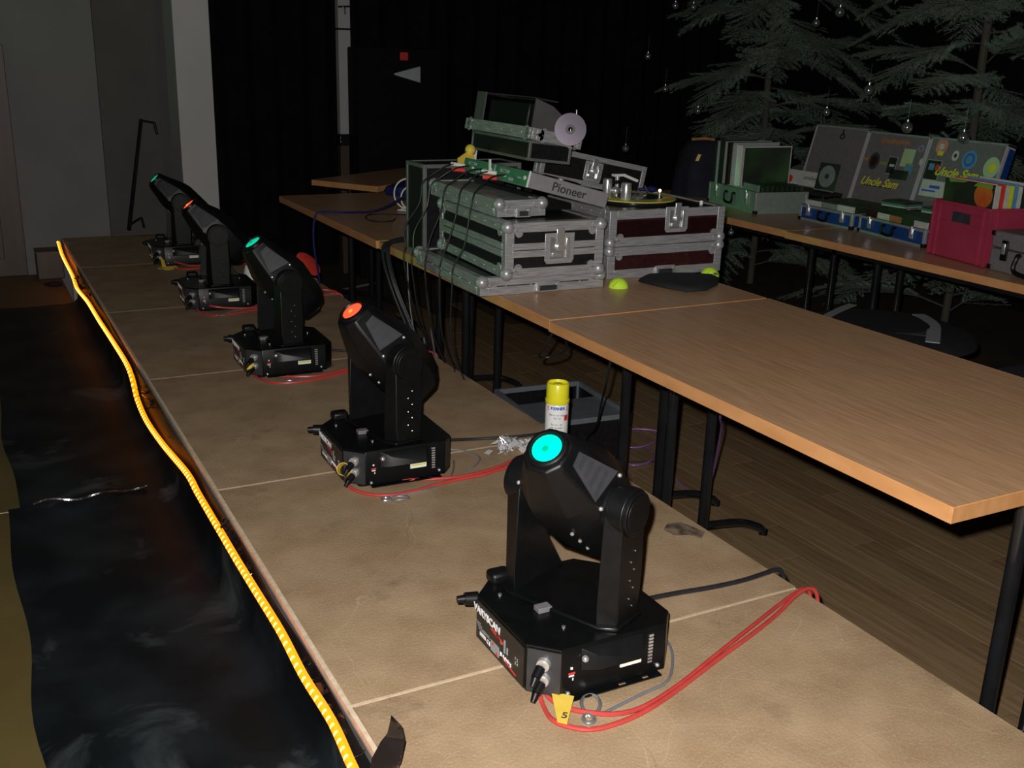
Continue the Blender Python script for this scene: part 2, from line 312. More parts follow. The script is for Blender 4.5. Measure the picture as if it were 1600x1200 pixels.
# slim white column with black clamps
t = thing('steel_column', 'slim white vertical column strapped with black bands before the dark curtain', 'column', (1.828, 5.32, ZF))
obj('column_shaft', MB().box(-.041, -.03, .93, .041, .03, 3.5), WHITECOL, t, bevel=.004)
obj('column_foot', MB().box(-.041, -.03, 0, .041, .03, .87), DOOR, t, bevel=.004, label='darker brown lower section')
obj('clamp_band', MB().box(-.046, -.036, .86, .046, .036, .935), BSTEEL, t, bevel=.003)
obj('clamp_band', MB().box(-.043, -.033, 1.585, .043, .033, 1.597), BSTEEL, t)
obj('clamp_knob', MB().sph((-.043, -.04, .885), .006).sph((-.01, -.04, 1.72), .008), CHROME, t)
obj('clamp_hook', MB().cyl((-.04, -.036, 1.725), (.045, -.036, 1.73), .006).cyl((.005, -.036, 1.73), (.005, -.036, 1.68), .005), BSTEEL, t)
# dark loudspeaker cabinet with horn
t = thing('loudspeaker', 'tall dark loudspeaker cabinet beside the slim white column, small light horn on it', 'speaker', (1.93, 5.2, ZF))
obj('cabinet', MB().box(-.085, -.1, 0, .5, .3, 1.485), SPKR, t, bevel=.01)
obj('horn', MB().loft([[(.15, -.134, 1.329), (.15, -.126, 1.329), (.15, -.126, 1.321), (.15, -.134, 1.321)], [(.32, -.16, 1.375), (.32, -.10, 1.375), (.32, -.10, 1.275), (.32, -.16, 1.275)]]), GFAB, t, label='pale wedge-shaped horn')
obj('horn_bracket', MB().cyl((.15, -.13, 1.325), (.18, -.09, 1.325), .006), BSTEEL, t)
tag(obj('red_marker', MB().box(0, 0, 0, .055, .012, .05), REDP, bevel=.003), 'small square red marker above the pale horn of the tall dark loudspeaker', 'marker').location = (2.13, 5.085, 1.01)
# black pole leaning in the recess
t = thing('leaning_pole', 'thin black metal pole leaning in the recess of the wall with two short arms', 'pole', (.39, 5.1, 0))
obj('pole_shaft', MB().cyl((.0, 0, .004), (.172, .35, .62), .011), BSTEEL, t)
obj('pole_arm', MB().cyl((.172, .35, .615), (.25, .36, .60), .007).cyl((.25, .36, .60), (.262, .36, .53), .009), BSTEEL, t)
obj('pole_arm', MB().cyl((.0, 0, .03), (.08, .02, .07), .005).cyl((.08, .02, .07), (.09, .02, .01), .007), BSTEEL, t)

# ------------------------------------------------------------------ stage risers
L = 1.004
riser_labels = ['chipboard stage riser nearest the camera, in front of the first moving head', 'chipboard stage riser carrying the nearest moving head and its yellow tag',
    'chipboard stage riser carrying the second moving head, red lens', 'chipboard stage riser carrying the third moving head, green lens',
    'chipboard stage riser carrying the fourth moving head, red lens', 'farthest chipboard stage riser, against the pale back wall']
for k in range(6):
    y0 = (k - 1) * L; y1 = k * L if k < 5 else 4.93
    t = thing('stage_riser', riser_labels[k], 'stage', (0, y0, ZF), (0, 0, 0), 'row of chipboard stage risers')
    D = y1 - y0
    o = obj('deck_board', MB().box(.006, .003, .388, .996, D - .003, .4), OSB, t, bevel=.0015)
    obj('splintered_edge', MB().box(-.002, .0, .3875, .0085, D, .3993), OSBEDGE, t, label='pale chipped board edge')
    obj('splintered_edge', MB().box(.0085, D - .0045, .388, .99, D - .0, .4002), OSBEDGE, t, label='pale chipped board edge')
    for nm, bx in (('side_rail', (-.004, 0, .30, .02, D, .387)), ('side_rail', (.975, 0, .30, .999, D, .387)), ('end_rail', (.02, 0, .30, .975, .02, .387)), ('end_rail', (.02, D - .02, .30, .975, D, .387))):
        obj(nm, MB().box(*bx), ALUD, t)
    for lx in (.03, .94):
        for ly in (.03, D - .07): obj('leg', MB().box(lx, ly, 0, lx + .04, ly + .04, .30), ALUD, t)
sr = next(o for o in bpy.data.objects if o.name == 'stage_riser.001')
obj('dark_stain', MB(Matrix.Translation((-sr.location.x, -sr.location.y, -ZF))).prism([(.90, .35), (.93, .375), (.965, .365), (.985, .30), (.955, .275), (.94, .30), (.905, .315)], .0, .0003), DGREYS, sr, label='dark smudged stain near the board edge')
low = ['lower brown platform left of the stage, part nearest the camera', 'lower brown platform left of the stage beyond the joint with tape', 'farthest lower brown platform by the back wall']
for k, (a, b) in enumerate(((-.5, 1.55), (1.55, 3.6), (3.6, 4.94))):
    t = thing('low_riser', low[k], 'stage', (-2.05, a, ZF), (0, 0, 0), 'lower platforms on the left')
    obj('deck_board', MB().box(0, .002, .185, 2.02, b - a - .002, .2), DECKWOOD, t, bevel=.002)
    obj('splintered_edge', MB().box(.01, b - a - .003, .19, 2.0, b - a - .0, .2004), OSBEDGE, t, label='pale joint edge')
    obj('side_rail', MB().box(0, 0, .1, 2.02, .02, .185).box(0, b - a - .02, .1, 2.02, b - a, .185), ALUD, t)
    for lx in (.03, 1.95):
        for ly in (.03, b - a - .07): obj('leg', MB().box(lx, ly, 0, lx + .04, ly + .04, .185), ALUD, t)
t = thing('wooden_box', 'small dark wooden box on the low platform against the back wall', 'box', (-.148, 4.78, -.2))
obj('box_body', MB().box(0, 0, 0, .135, .15, .15), DOOR, t, bevel=.003)
obj('box_lid', MB().box(-.002, -.002, .147, .137, .152, .152), DOOR, t)
tag(obj('glove', MB().sph((0, 0, .008), .04, sz=.3).sph((-.03, .02, .006), .025, sz=.3), NAVY), 'small crumpled grey-green cloth by the wooden box at the far left', 'cloth').location = (-.08, 4.6, -.2)

# black sheeting on the low platform and up the stage side
def sheet(name, y0, y1, label, edge):
    vs = []; fs = []; ny = max(6, int((y1 - y0) / .06)); prof = 14
    for i in range(ny + 1):
        y = y0 + (y1 - y0) * i / ny
        ex = edge(y)
        row = [(-.0085, -.012), (-.012, -.10), (-.018, -.17), (-.04, -.1905)]
        for j in range(1, 9):
            x = -.04 + (ex + .04) * j / 8
            row.append((x, -.1935 + .0022 * math.sin(9 * y + 5 * x) + .0018 * math.sin(23 * x + 4 * y)))
        for x, z in row: vs.append((x + .003 * math.sin(11 * y), y, z))
        for x, z in row: vs.append((x + .003 * math.sin(11 * y) - .0005, y, z - .0018 if z < -.18 else z))
    n = 12
    for i in range(ny):
        a = i * 2 * n; b = a + 2 * n
        for j in range(n - 1):
            fs.append((a + j, a + j + 1, b + j + 1, b + j)); fs.append((a + n + j + 1, a + n + j, b + n + j, b + n + j + 1))
    return tag(obj(name, MB().add(vs, fs), CLOTH, ang=60), label, 'floor covering')
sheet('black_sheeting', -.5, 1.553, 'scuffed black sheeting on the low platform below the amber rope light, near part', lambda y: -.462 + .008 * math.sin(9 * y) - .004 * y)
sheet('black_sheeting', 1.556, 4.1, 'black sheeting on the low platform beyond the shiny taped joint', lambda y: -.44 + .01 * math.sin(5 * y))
pts = [(-.40 + .31 * f, 1.545 + .006 * math.sin(9 * f), -.186 + .006 * math.sin(13 * f)) for f in [i / 10 for i in range(11)]]
tag(obj('tape_strip', MB().tube(pts, .006, n=8), TAPE), 'glossy black tape ridge across the joint of the black sheeting', 'tape')
# crumpled black tape bits behind the rope light
def crumple(name, c, size, m, n=26, seed=1, zs=.6, k_=1.0):
    rnd = random.Random(seed); mb = MB()
    for i in range(n):
        a = Vector(c) + Vector((rnd.gauss(0, size[0]), rnd.gauss(0, size[1]), abs(rnd.gauss(0, size[2])) ))
        d = Vector((rnd.uniform(-1, 1), rnd.uniform(-1, 1), rnd.uniform(-zs, zs))).normalized() * rnd.uniform(.008, .02) * k_
        e = Vector((rnd.uniform(-1, 1), rnd.uniform(-1, 1), rnd.uniform(-zs, zs))).normalized() * rnd.uniform(.006, .016) * k_
        mb.quad(a, a + d, a + d + e + Vector((0, 0, rnd.uniform(-.004, .004))), a + e, .0008)
    return obj(name, mb, m, smooth=False, kind='stuff')
for k, (y, ln, zc, lb) in enumerate(((.07, .09, -.035, 'crumpled glossy black tape behind the rope light near its front end'), (.76, .07, -.035, 'crumpled glossy black tape behind the rope light left of the second moving head'), (2.0, .14, -.05, 'crumpled glossy black tape behind the wide sag of the rope light'), (3.6, .18, -.05, 'crumpled black tape behind the far part of the rope light'))):
    tag(crumple('tape_scrap', (-.016, y, zc), (.003, ln, .012), TAPE, 30, k + 3), lb, 'tape')
# curled black strip at the front end
vs = []; fs = []
prof = [(-.034, -.012, -.03), (-.030, .000, 0), (-.024, .012, .03), (-.012, .021, .06), (-.005, .020, .08), (-.003, .006, .099)]
for i, (xa, xb, z) in enumerate(prof):
    bend = .012 * math.sin(i * .9)
    vs += [(xa, -.192 + bend, z), (xb, -.198 - bend, z + .003), (xb, -.1995 - bend, z + .003), (xa, -.1935 + bend, z)]
for i in range(len(prof) - 1):
    a = i * 4; b = a + 4
    for k in range(4): fs.append((a + k, a + (k + 1) % 4, b + (k + 1) % 4, b + k))
fs += [(0, 3, 2, 1), (20, 21, 22, 23)]
curl_mesh = MB().add(vs, fs)
CURL = tag(obj('curled_strip', curl_mesh, TAPE, ang=70), 'curled glossy black strip sticking up at the front end of the rope light', 'tape')

# rope light
rope = [(4.735, .008), (4.536, -.033), (4.072, -.047), (3.87, -.074), (3.428, -.042), (3.027, -.034), (2.638, -.02), (2.275, -.012), (2.144, -.035), (2.063, -.082), (1.88, -.100), (1.584, -.076), (1.213, -.027), (1.068, -.029), (.817, -.026), (.648, -.024), (.477, -.018), (.299, -.012), (.155, -.022), (-.01, -.014), (-.16, -.006), (-.3, -.004)]
t = thing('rope_light', 'glowing amber rope light along the left edge of the chipboard stage', 'rope light', (0, 0, 0))
P = [(-.031 - (.012 if y < -.1 else 0), y, z) for y, z in rope]
obj('light_tube', MB().tube(P, .0088, n=8, sub=5), TUBE, t)
PP = catmull(P, 12); acc = 0; bm_ = meshof('bulb', MB().sph((0, 0, 0), .0068, 8, 5), BULB)
step = .0235; nxt = 0; nb = 0
for i in range(1, len(PP)):
    seg = (PP[i] - PP[i - 1]).length
    while acc + seg > nxt:
        q = PP[i - 1].lerp(PP[i], (nxt - acc) / seg); o = obj('bulb', bm_, None, t); o.location = q + Vector((-.0025, 0, .002)); nxt += step; nb += 1
    acc += seg

# ------------------------------------------------------------------ folding tables
def table(label, x0, y0, w, l, fr, group='folding beech tables', z=.34, yaw=0, feet=(1, 1)):
    t = thing('folding_table', label, 'table', (x0, y0, ZF), (0, 0, yaw), group); H = z - ZF
    obj('table_top', MB().box(.003, .003, H - .030, w - .003, l - .003, H), TOP, t)
    e = .0035
    for bx in ((0, 0, w, e), (0, l - e, w, l), (0, e, e, l - e), (w - e, e, w, l - e)):
        obj('edge_band', MB().box(bx[0], bx[1], H - .0315, bx[2], bx[3], H + .0002), EDGE, t, bevel=.0012)
    obj('under_frame', MB().box(.05, .06, H - .058, .075, l - .06, H - .031).box(w - .075, .06, H - .058, w - .05, l - .06, H - .031).box(.05, fr[0] - .012, H - .058, w - .05, fr[0] + .012, H - .031).box(.05, fr[1] - .012, H - .058, w - .05, fr[1] + .012, H - .031), BSTEEL, t)
    for k, fy in enumerate(fr):
        cx = w / 2
        for dx in (-.075, .075):
            obj('leg', MB().cyl((cx + dx, fy, .075), (cx + dx, fy, H - .05), .0165, n=14), BSTEEL, t)
        pts = [(cx - .33, fy, .014), (cx - .30, fy, .035), (cx - .2, fy, .066), (cx, fy, .08), (cx + .2, fy, .066), (cx + .29, fy, .036), (cx + .325, fy, .014)]
        obj('foot_arc', MB().tube(pts, .014, n=8, sub=4), BSTEEL, t)
        for s_ in (-1, 1): obj('foot_cap', MB().cyl((cx + s_ * .327, fy, 0), (cx + s_ * .327, fy, .016), .015), BPLAST, t)
        obj('brace', MB().cyl((cx, fy, H - .16), (cx, fy + (.22 if k == 0 else -.22), H - .045), .007, n=8), BSTEEL, t)
    return t
table('bare beech folding table nearest the camera, right of the stage', .967, -.365, .812, 1.408, (.09, 1.235))
table('beech folding table carrying the flight cases and turntable', .976, 1.050, .80, 1.383, (.068, 1.25))
table('beech folding table beyond the flight cases with the coiled white cable', .968, 2.44, .80, 1.41, (.11, 1.25))
table('farthest beech folding table set across behind the others', 1.324, 4.451, .47, 1.0, (.15, .85), yaw=R(-57.7), z=.345)
table('beech folding table under the red crate and the near blue case', 2.788, .69, .8, 1.41, (.15, 1.15))
table('beech folding table under the green-lit record case and far blue case', 2.806, 2.105, .8, 1.41, (.17, 1.25))

# ------------------------------------------------------------------ moving head lights
def head_light(cx, cy, yaw, phi, elev, lensm, corem, label, flash_tag=False):
    t = thing('moving_head_light', label, 'stage light', (cx, cy, 0), (0, 0, yaw), 'moving head lights along the stage')
    def octo(hx, hy, c): return [(-hx, -hy + .045), (-hx + .045, -hy), (hx - .03, -hy), (hx, -hy + .035), (hx, hy - c), (hx - c, hy), (-hx + c, hy), (-hx, hy - c)]
    b0 = octo(.145, .148, .055); b1 = octo(.146, .144, .052)
    obj('base_housing', MB().loft([[(x, y, .009) for x, y in b0], [(x, y, .097) for x, y in b1], [(x * .985, y * .985, .100) for x, y in b1]]), BMETAL, t, bevel=.0015)
    fl2 = MB()
    fl2.box(-.09, -.1625, .007, .10, -.159, .0095).box(-.09, -.1515, .007, .10, -.146, .0095).box(-.09, -.160, .007, .012, -.151, .0095).box(.028, -.160, .007, .062, -.151, .0095).box(.076, -.160, .007, .10, -.151, .0095)
    obj('mounting_flange', fl2, BMETAL, t)
    for sx, sy in ((-1, -1), (1, -1), (1, 1), (-1, 1)): obj('rubber_foot', MB().cyl((sx * .1, sy * .115, 0), (sx * .1, sy * .115, .010), .014), BPLAST, t)
    # connector panel on the near left chamfer
    nx, ny = -.7071, -.7071; mid = Vector((-.1235, -.1255, .054)); ux = Vector((.7071, -.7071, 0))
    Mp = Matrix.Translation(mid) @ Matrix(((ux.x, 0, nx, 0), (ux.y, 0, ny, 0), (0, 1, 0, 0), (0, 0, 0, 1)))   # local x along panel, y up, z out
    cp = obj('connector_panel', MB(Mp).box(-.030, -.042, .000, .030, .042, .0020), DGREY, t)
    for k, yy in enumerate((.018, -.012)):
        obj('socket', MB(Mp).cyl((.0, yy, .002), (.0, yy, .010), .0125, .0115).cyl((0, yy, .009), (0, yy, .0105), .0085), CHROME, cp, label='silver round socket')
    for k, (sx, yy) in enumerate(((-.004, .012), (-.002, -.018))):
        obj('cable_plug', MB(Mp).cyl((sx, yy, .008), (sx - .004, yy - .010, .026), .0090, .008).cyl((sx - .004, yy - .010, .026), (sx - .006, yy - .020, .037), .0070, .0045), BPLAST, cp)
    # rating labels on the left face
    F = Vector((-1, 0, 0)); xd = (0, -1, 0); yd = (-.04, 0, 1); X = -.1487
    pl = obj('label_plate', MB().box(-.1485, -.098, .014, -.1452, .088, .092), PBLACK, t)
    text(pl, 'lettering', 'VARYSCAN', .021, WHITE, (-.1489, .045, .074), xd, yd, bold=.0006)
    obj('red_swoosh', MB().quad((-.1490, .030, .0615), (-.1490, -.020, .054), (-.1490, -.024, .060), (-.1490, .022, .0665), -.0003), INKR, pl)
    obj('silver_swoosh', MB().quad((-.1490, .006, .0605), (-.1490, -.016, .0525), (-.1490, -.012, .056), (-.1490, .004, .064), -.0003), DIMW, pl)
    for k, zz in enumerate((.049, .045, .041, .037)): obj('fine_print', MB().box(-.1490, .07 - .006 * k, zz - .0006, -.1483, .09 - .004 * k, zz + .0006), DIMW, pl)
    obj('fine_print', MB().box(-.1490, .03, .0375, -.1483, .062, .039).box(-.1490, .034, .041, -.1483, .058, .0422), DIMW, pl)
    obj('white_sticker', MB().box(-.1491, .048, .026, -.1483, .072, .033), WHITE, pl)
    text(pl, 'lettering', 'CE', .013, WHITE, (-.1489, .036, .028), xd, yd)
    ws = obj('warning_sticker', MB().box(-.1491, -.006, .020, -.1483, .026, .041), DIMW, pl)
    obj('fine_print', MB().box(-.1490, -.03, .042, -.1483, -.024, .068).box(-.1490, -.04, .044, -.1483, -.035, .058), DIMW, pl)
    for yy, zz in ((.018, .037), (.002, .024)): obj('warning_triangle', MB().prism([(yy - .005, zz - .004), (yy + .005, zz - .004), (yy, zz + .005)], -.1494, -.1489, 'x'), INKR, pl)
    text(pl, 'lettering', 'JB-lighting', .011, WHITE, (-.1489, -.032, .033), xd, (-.04, 0, 1))
    obj('red_swoosh', MB().quad((-.1490, -.02, .027), (-.1490, -.07, .020), (-.1490, -.074, .023), (-.1490, -.024, .031), -.0003), INKR, pl)
    text(pl, 'lettering', '1 2\n3 4', .009, DIMW, (-.1489, -.072, .05), xd, (-.04, 0, 1))
    # display housing and details on the front face
    yF = -.1465
    dh = obj('display_housing', MB().loft([[(-.062, yF, .052), (.066, yF, .052), (.066, yF + .003, .094), (-.062, yF + .003, .094)], [(-.036, yF - .020, .058), (.058, yF - .020, .058), (.058, yF - .012, .082), (-.036, yF - .012, .082)]]), BPLAST, t, bevel=.001)
    obj('button_screw', MB().sph((-.058, yF - .006, .078), .0065), CHROME, dh)
    st = obj('bar_sticker', MB().box(.018, yF - .0028, .038, .062, yF - .0005, .050), WHITE, t, label='white sticker with yellow bars')
    obj('sticker_bars', MB().box(.020, yF - .0034, .0445, .060, yF - .0026, .0485), INKY, st)
    obj('vent_slots', MB().add(*slots(.078, yF, 9)), CHROME, t, label='bright slots showing circuitry', kind='stuff')
    obj('wire_ends', MB().box(-.086, yF - .001, .046, -.076, yF + .001, .0485).box(-.083, yF - .001, .060, -.079, yF + .001, .064).box(-.079, yF - .001, .038, -.077, yF + .001, .043), WHITE, t)
    obj('wire_ends', MB().box(-.087, yF - .001, .0505, -.074, yF + .001, .0535), INKR, t, label='red wire ends in the vent')
    for x, y, z in ((-.11, .07, .101), (-.06, -.08, .101), (.1, .02, .101), (.03, -.11, .101), (-.09, .12, .101)): obj('screw', MB().cyl((x, y, z - .002), (x, y, z + .002), .0036), ZINC, t)
    for x, z in ((-.088, .016), (.098, .022)): obj('screw', MB().sph((x, yF - .003, z), .0042), CHROME, t)
    obj('pan_plug', MB().box(-.078, -.022, .10, -.05, -.002, .110), PGREY, t, label='small grey connector block on the base', bevel=.001)
    obj('power_plug', MB().cyl((-.135, .112, .078), (-.160, .118, .080), .0135, .012).cyl((-.160, .118, .080), (-.174, .121, .080), .008, .0065), BPLAST, t)
    obj('carry_handle', MB().box(-.105, .110, .095, -.06, .145, .120), BPLAST, t, bevel=.008)
    # yoke
    ph = R(phi); u = Vector((math.sin(ph), -math.cos(ph), 0)); v = Vector((-math.cos(ph), -math.sin(ph), 0)); z = Vector((0, 0, 1))
    Ry = Matrix.Rotation(-yaw, 3, 'Z'); u = Ry @ u; v = Ry @ v
    Y = Matrix(((u.x, v.x, 0, 0), (u.y, v.y, 0, 0), (0, 0, 1, 0), (0, 0, 0, 1)))     # local x = along tilt axis, y = lens side
    obj('yoke_base', MB(Y).prism([(-.128, -.045), (-.1, -.085), (.1, -.055), (.13, -.04), (.13, .04), (.1, .06), (-.1, .06), (-.128, .045)], .099, .108, 'z'), BMETAL, t, bevel=.003)
    PV = .312
    def arm(s, flare):
        prof_o = [(-.036 - flare, .10), (.032, .10), (.036, .14), (.037, PV), (-.037, PV), (-.04, .19)]
        prof_i = [(-.044 - flare, .10), (.052, .10), (.054, .14), (.046, PV), (-.045, PV), (-.05, .19)]
        rings = [[(s * .124, a, b) for a, b in prof_o], [(s * .117, a * 1.08, b) for a, b in prof_o], [(s * .090, a, b) for a, b in prof_i]]
        a_ = obj('yoke_arm', MB(Y).loft(rings), BPLAST, t, bevel=.002)
        obj('arm_top', MB(Y).cyl((s * .089, 0, PV), (s * .124, 0, PV), .045, n=28), BPLAST, a_, bevel=.002)
        obj('pivot_cap', MB(Y).cyl((s * .121, 0, PV), (s * .131, 0, PV), .041, n=28).cyl((s * .131, 0, PV), (s * .133, 0, PV), .035, n=28), BPLAST, a_, bevel=.0015)
        scr = MB(Y)
        for q in range(7): scr.sph((s * .125, -.01 + .012 * (q % 2), .13 + .018 * q), .0016, 6, 4)
        obj('rivets', scr, ZINC, a_)
    arm(1, 0); arm(-1, .065)
    # head shell
    el = R(elev); b = v * math.cos(el) + z * math.sin(el); n = z * math.cos(el) - v * math.sin(el); C = Vector((0, 0, PV))
    Hm = Matrix(((u.x, n.x, b.x, C.x), (u.y, n.y, b.y, C.y), (u.z, n.z, b.z, C.z), (0, 0, 0, 1)))
    def ring(bb, hw, nt, nb): return [(hw * .5, nt, bb), (hw * .95, nt * .58, bb), (hw, -nb * .5, bb), (hw * .5, -nb, bb), (-hw * .5, -nb, bb), (-hw, -nb * .5, bb), (-hw * .95, nt * .58, bb), (-hw * .5, nt, bb)]
    secs = [(-.165, .045, .055, .02), (-.152, .064, .074, .035), (-.11, .080, .090, .056), (.0, .086, .092, .070), (.05, .083, .080, .068), (.13, .044, .045, .050), (.146, .040, .041, .044)]
    hs = obj('head_shell', MB(Hm).loft([ring(*q) for q in secs]), BPLAST, t, bevel=.004)
    obj('head_axle', MB(Hm).cyl((-.091, 0, 0), (.091, 0, 0), .041, n=24), BPLAST, hs)
    obj('lens_hood', MB(Hm).loft([[(r * math.cos(a), r * math.sin(a), bb) for a in [2 * math.pi * i / 24 for i in range(24)]] for bb, r in ((.136, .0405), (.152, .0375), (.154, .0345), (.1545, .031), (.150, .0285), (.1462, .0275))]), BPLAST, hs)
    obj('lens', MB(Hm).lathe([(.0272, .150), (.0268, .1515), (.020, .1532), (.012, .1542), (.004, .1545)]), lensm, hs, label='glowing lens')
    obj('lens_core', MB(Hm).lathe([(.0065, .1542), (.006, .1556), (.001, .156)], (.001, -.004, 0), n=6), corem, hs)
    for s in (-1, 1):
        def fp(bb, k, out=.0015):      # point on the upper side facet, k 0..1 across
            f = (.13 - bb) / .08; hw = .044 + .039 * f; nt = .045 + .035 * f; nb = .050 + .018 * f
            p0 = Vector((hw * .95, nt * .58, bb)); p1 = Vector((hw, -nb * .5, bb)); q = p0.lerp(p1, k); q += Vector((.88, .08, .45)) * out
            return (s * q.x, q.y, q.z)
        vp = obj('vent_panel', MB(Hm).loft([[fp(.126, .1, w), fp(.124, .62, w), fp(.058, .93, w), fp(.046, .02, w)] for w in (-.003, .0016)]), VENT, hs, label='grey ribbed vent panel')
        for q in range(4):
            bb = .116 - q * .016
            obj('vent_slot', MB(Hm).loft([[fp(bb, .16, w), fp(bb, .56 + .08 * q, w), fp(bb - .007, .60 + .08 * q, w), fp(bb - .007, .13, w)] for w in (.0012, .0021)]), DGREY, vp)
        for bb, k in ((.040, .08), (.044, .95)):
            obj('shell_screw', MB(Hm).sph(fp(bb, k, .002), .0045, 8, 6), CHROME, hs)
    sc = MB(Hm)
    for q in range(3): sc.sph((.035, -.073 + .006 * q, .0 - .035 * q), .004, 8, 5)
    obj('shell_screws', sc, CHROME, hs)
    obj('rear_grille', MB(Hm).box(-.035, .0, -.169, .035, .045, -.164), DGREY, hs)
    return t
def slots(x, y, n):
    vs = []; fs = []
    for k in range(n):
        z0 = .030 + k * .0066; b = len(vs)
        m = MB().box(x, y - .0012, z0, x + .009, y + .001, z0 + .0036); vs += m.v; fs += [tuple(i + b for i in f) for f in m.f]
    return vs, fs
HL = [(.433, .004, 0, 25, 51, 'G', 'nearest black moving head light on the stage, green lens, tag beside it'),
      (.449, 1.005, R(-1), 10, 54, 'R', 'second black moving head light from the camera, orange-red lens'),
      (.455, 2.02, R(-1), 3, 56, 'G', 'third black moving head light from the camera, green lens'),
      (.457, 3.03, R(-2), -4, 50, 'R', 'fourth black moving head light from the camera, red lens'),
      (.498, 4.05, R(-2), -3, 46, 'G', 'farthest black moving head light, green lens, before the pale pillar')]
for cx, cy, yw, ph, el, c, lb in HL: head_light(cx, cy, yw, ph, el, GLEN if c == 'G' else RLEN, GLEN2 if c == 'G' else RLEN2, lb)
#PART2
# ------------------------------------------------------------------ cables and small things on the stage
def cable(name, label, pts, r, m, cat='cable', group=None, sub=6, n=8):
    return tag(obj(name, MB().tube(pts, r, n=n, sub=sub), m), label, cat, group)
z6 = .0052
def flat(pts, z=z6): return [(p[0], p[1], p[2] if len(p) > 2 and p[2] > .0061 else z) for p in pts]
CR = .0043
cable('signal_cable', 'upper red cable looping in front of the nearest moving head to the stage edge', flat([(.322, -.084, .03), (.316, -.111, .012), (.319, -.137), (.331, -.167), (.363, -.198), (.401, -.218), (.452, -.220), (.545, -.193), (.671, -.142), (.81, -.086), (.913, -.045), (.967, -.026), (.998, -.02, .006)]) + [(1.015, -.024, -.02), (1.02, -.03, -.12), (1.02, -.03, -.30)], CR, RED)
cable('signal_cable', 'lower red cable curving furthest forward from the nearest moving head', flat([(.305, -.108, .02), (.298, -.143), (.292, -.184), (.309, -.215), (.339, -.236), (.385, -.240), (.446, -.232), (.53, -.206), (.663, -.156), (.78, -.114), (.877, -.075), (.95, -.045, .014), (.998, -.035, .014)]) + [(1.018, -.04, -.012), (1.025, -.05, -.12), (1.02, -.05, -.30)], CR, RED)
cable('signal_cable', 'upper red cable from the yellow ring of the second moving head', [(.318, .929, .035), (.347, .90, .03), (.416, .868, .012)] + flat([(.49, .852), (.561, .832), (.633, .829), (.719, .849), (.803, .889), (.894, .914), (.97, .929, .0062)]) + [(1.0, .932, .006), (1.02, .933, -.03), (1.02, .93, -.25)], CR, RED)
cable('signal_cable', 'lower red cable curving in front of the second moving head', [(.313, .912, .02)] + flat([(.305, .874, .01), (.324, .833), (.369, .795), (.435, .788), (.515, .803), (.576, .813), (.639, .814), (.727, .834), (.825, .858), (.944, .902)]) + [(1.0, .918, .006), (1.018, .92, -.03), (1.02, .915, -.25)], CR, RED)
cable('signal_cable', 'upper red cable of the third moving head running right past the second', [(.333, 1.955, .03), (.363, 1.915, .015)] + flat([(.4, 1.88), (.457, 1.84), (.532, 1.826), (.634, 1.857), (.784, 1.88), (.921, 1.913), (.985, 1.95)]) + [(1.014, 1.94, -.01), (1.02, 1.93, -.1)], CR, RED)
cable('signal_cable', 'lower red cable of the third moving head lying over the grey safety wire', [(.325, 1.944, .02)] + flat([(.329, 1.901), (.355, 1.821), (.409, 1.783), (.497, 1.785), (.624, 1.828), (.779, 1.865), (.941, 1.932), (.99, 1.965)]) + [(1.018, 1.97, -.02), (1.02, 1.97, -.1)], CR, RED)
cable('signal_cable', 'straight upper red cable across the front of the fourth moving head', [(.349, 2.95, .03), (.40, 2.88, .024), (.463, 2.865, .014), (.581, 2.865, .006)] + flat([(.722, 2.92), (.91, 3.08), (.97, 3.09)]) + [(1.01, 3.05, -.01), (1.02, 3.0, -.1)], CR, RED)
cable('signal_cable', 'drooping lower red cable of the fourth moving head', [(.336, 2.925, .02)] + flat([(.348, 2.872), (.38, 2.8), (.416, 2.786), (.513, 2.809), (.667, 2.874), (.909, 3.0), (.975, 3.01)]) + [(1.01, 3.0, -.01), (1.02, 2.98, -.1)], CR, RED)
cable('signal_cable', 'upper red cable of the farthest moving head', [(.404, 3.93, .03), (.463, 3.89, .015)] + flat([(.514, 3.86), (.606, 3.845), (.854, 3.90), (.98, 3.95)]), CR, RED)
cable('signal_cable', 'lower red cable of the farthest moving head', flat([(.388, 3.904), (.44, 3.799), (.53, 3.784), (.665, 3.824), (.875, 3.857), (.97, 3.88)]), CR, RED)
cable('power_cable', 'black power cable from the nearest moving head over the stage edge', [(.600, .055, .022), (.66, .075, .012), (.742, .075, .008), (.82, .068, .006), (.902, .064, .006), (.970, .068, .007), (.998, .069, .008), (1.012, .066, .0), (1.02, .06, -.05), (1.02, .05, -.3)], .0052, BLACKC)
cable('power_cable', 'black power cable from the second moving head behind the crumpled film', [(.618, 1.066, .02), (.68, 1.066, .012), (.745, 1.062, .006), (.817, 1.045, .0055), (.89, 1.03, .0055), (.97, 1.03, .0055), (1.0, 1.032, .006), (1.018, 1.03, -.02), (1.02, 1.03, -.3)], .0045, BLACKC)
cable('power_cable', 'black power cable from the third moving head', [(.632, 2.087, .02), (.709, 2.076, .007), (.776, 2.056, .0055), (.902, 2.053, .0055), (.998, 2.06, .006), (1.018, 2.06, -.03), (1.02, 2.06, -.3)], .0045, BLACKC)
cable('safety_wire', 'thin dark wire curving on the chipboard right of the second moving head', [(.64, 1.03, .003), (.69, .99, .003), (.70, .93, .003), (.66, .88, .003), (.63, .87, .003)], .002, GREYC)
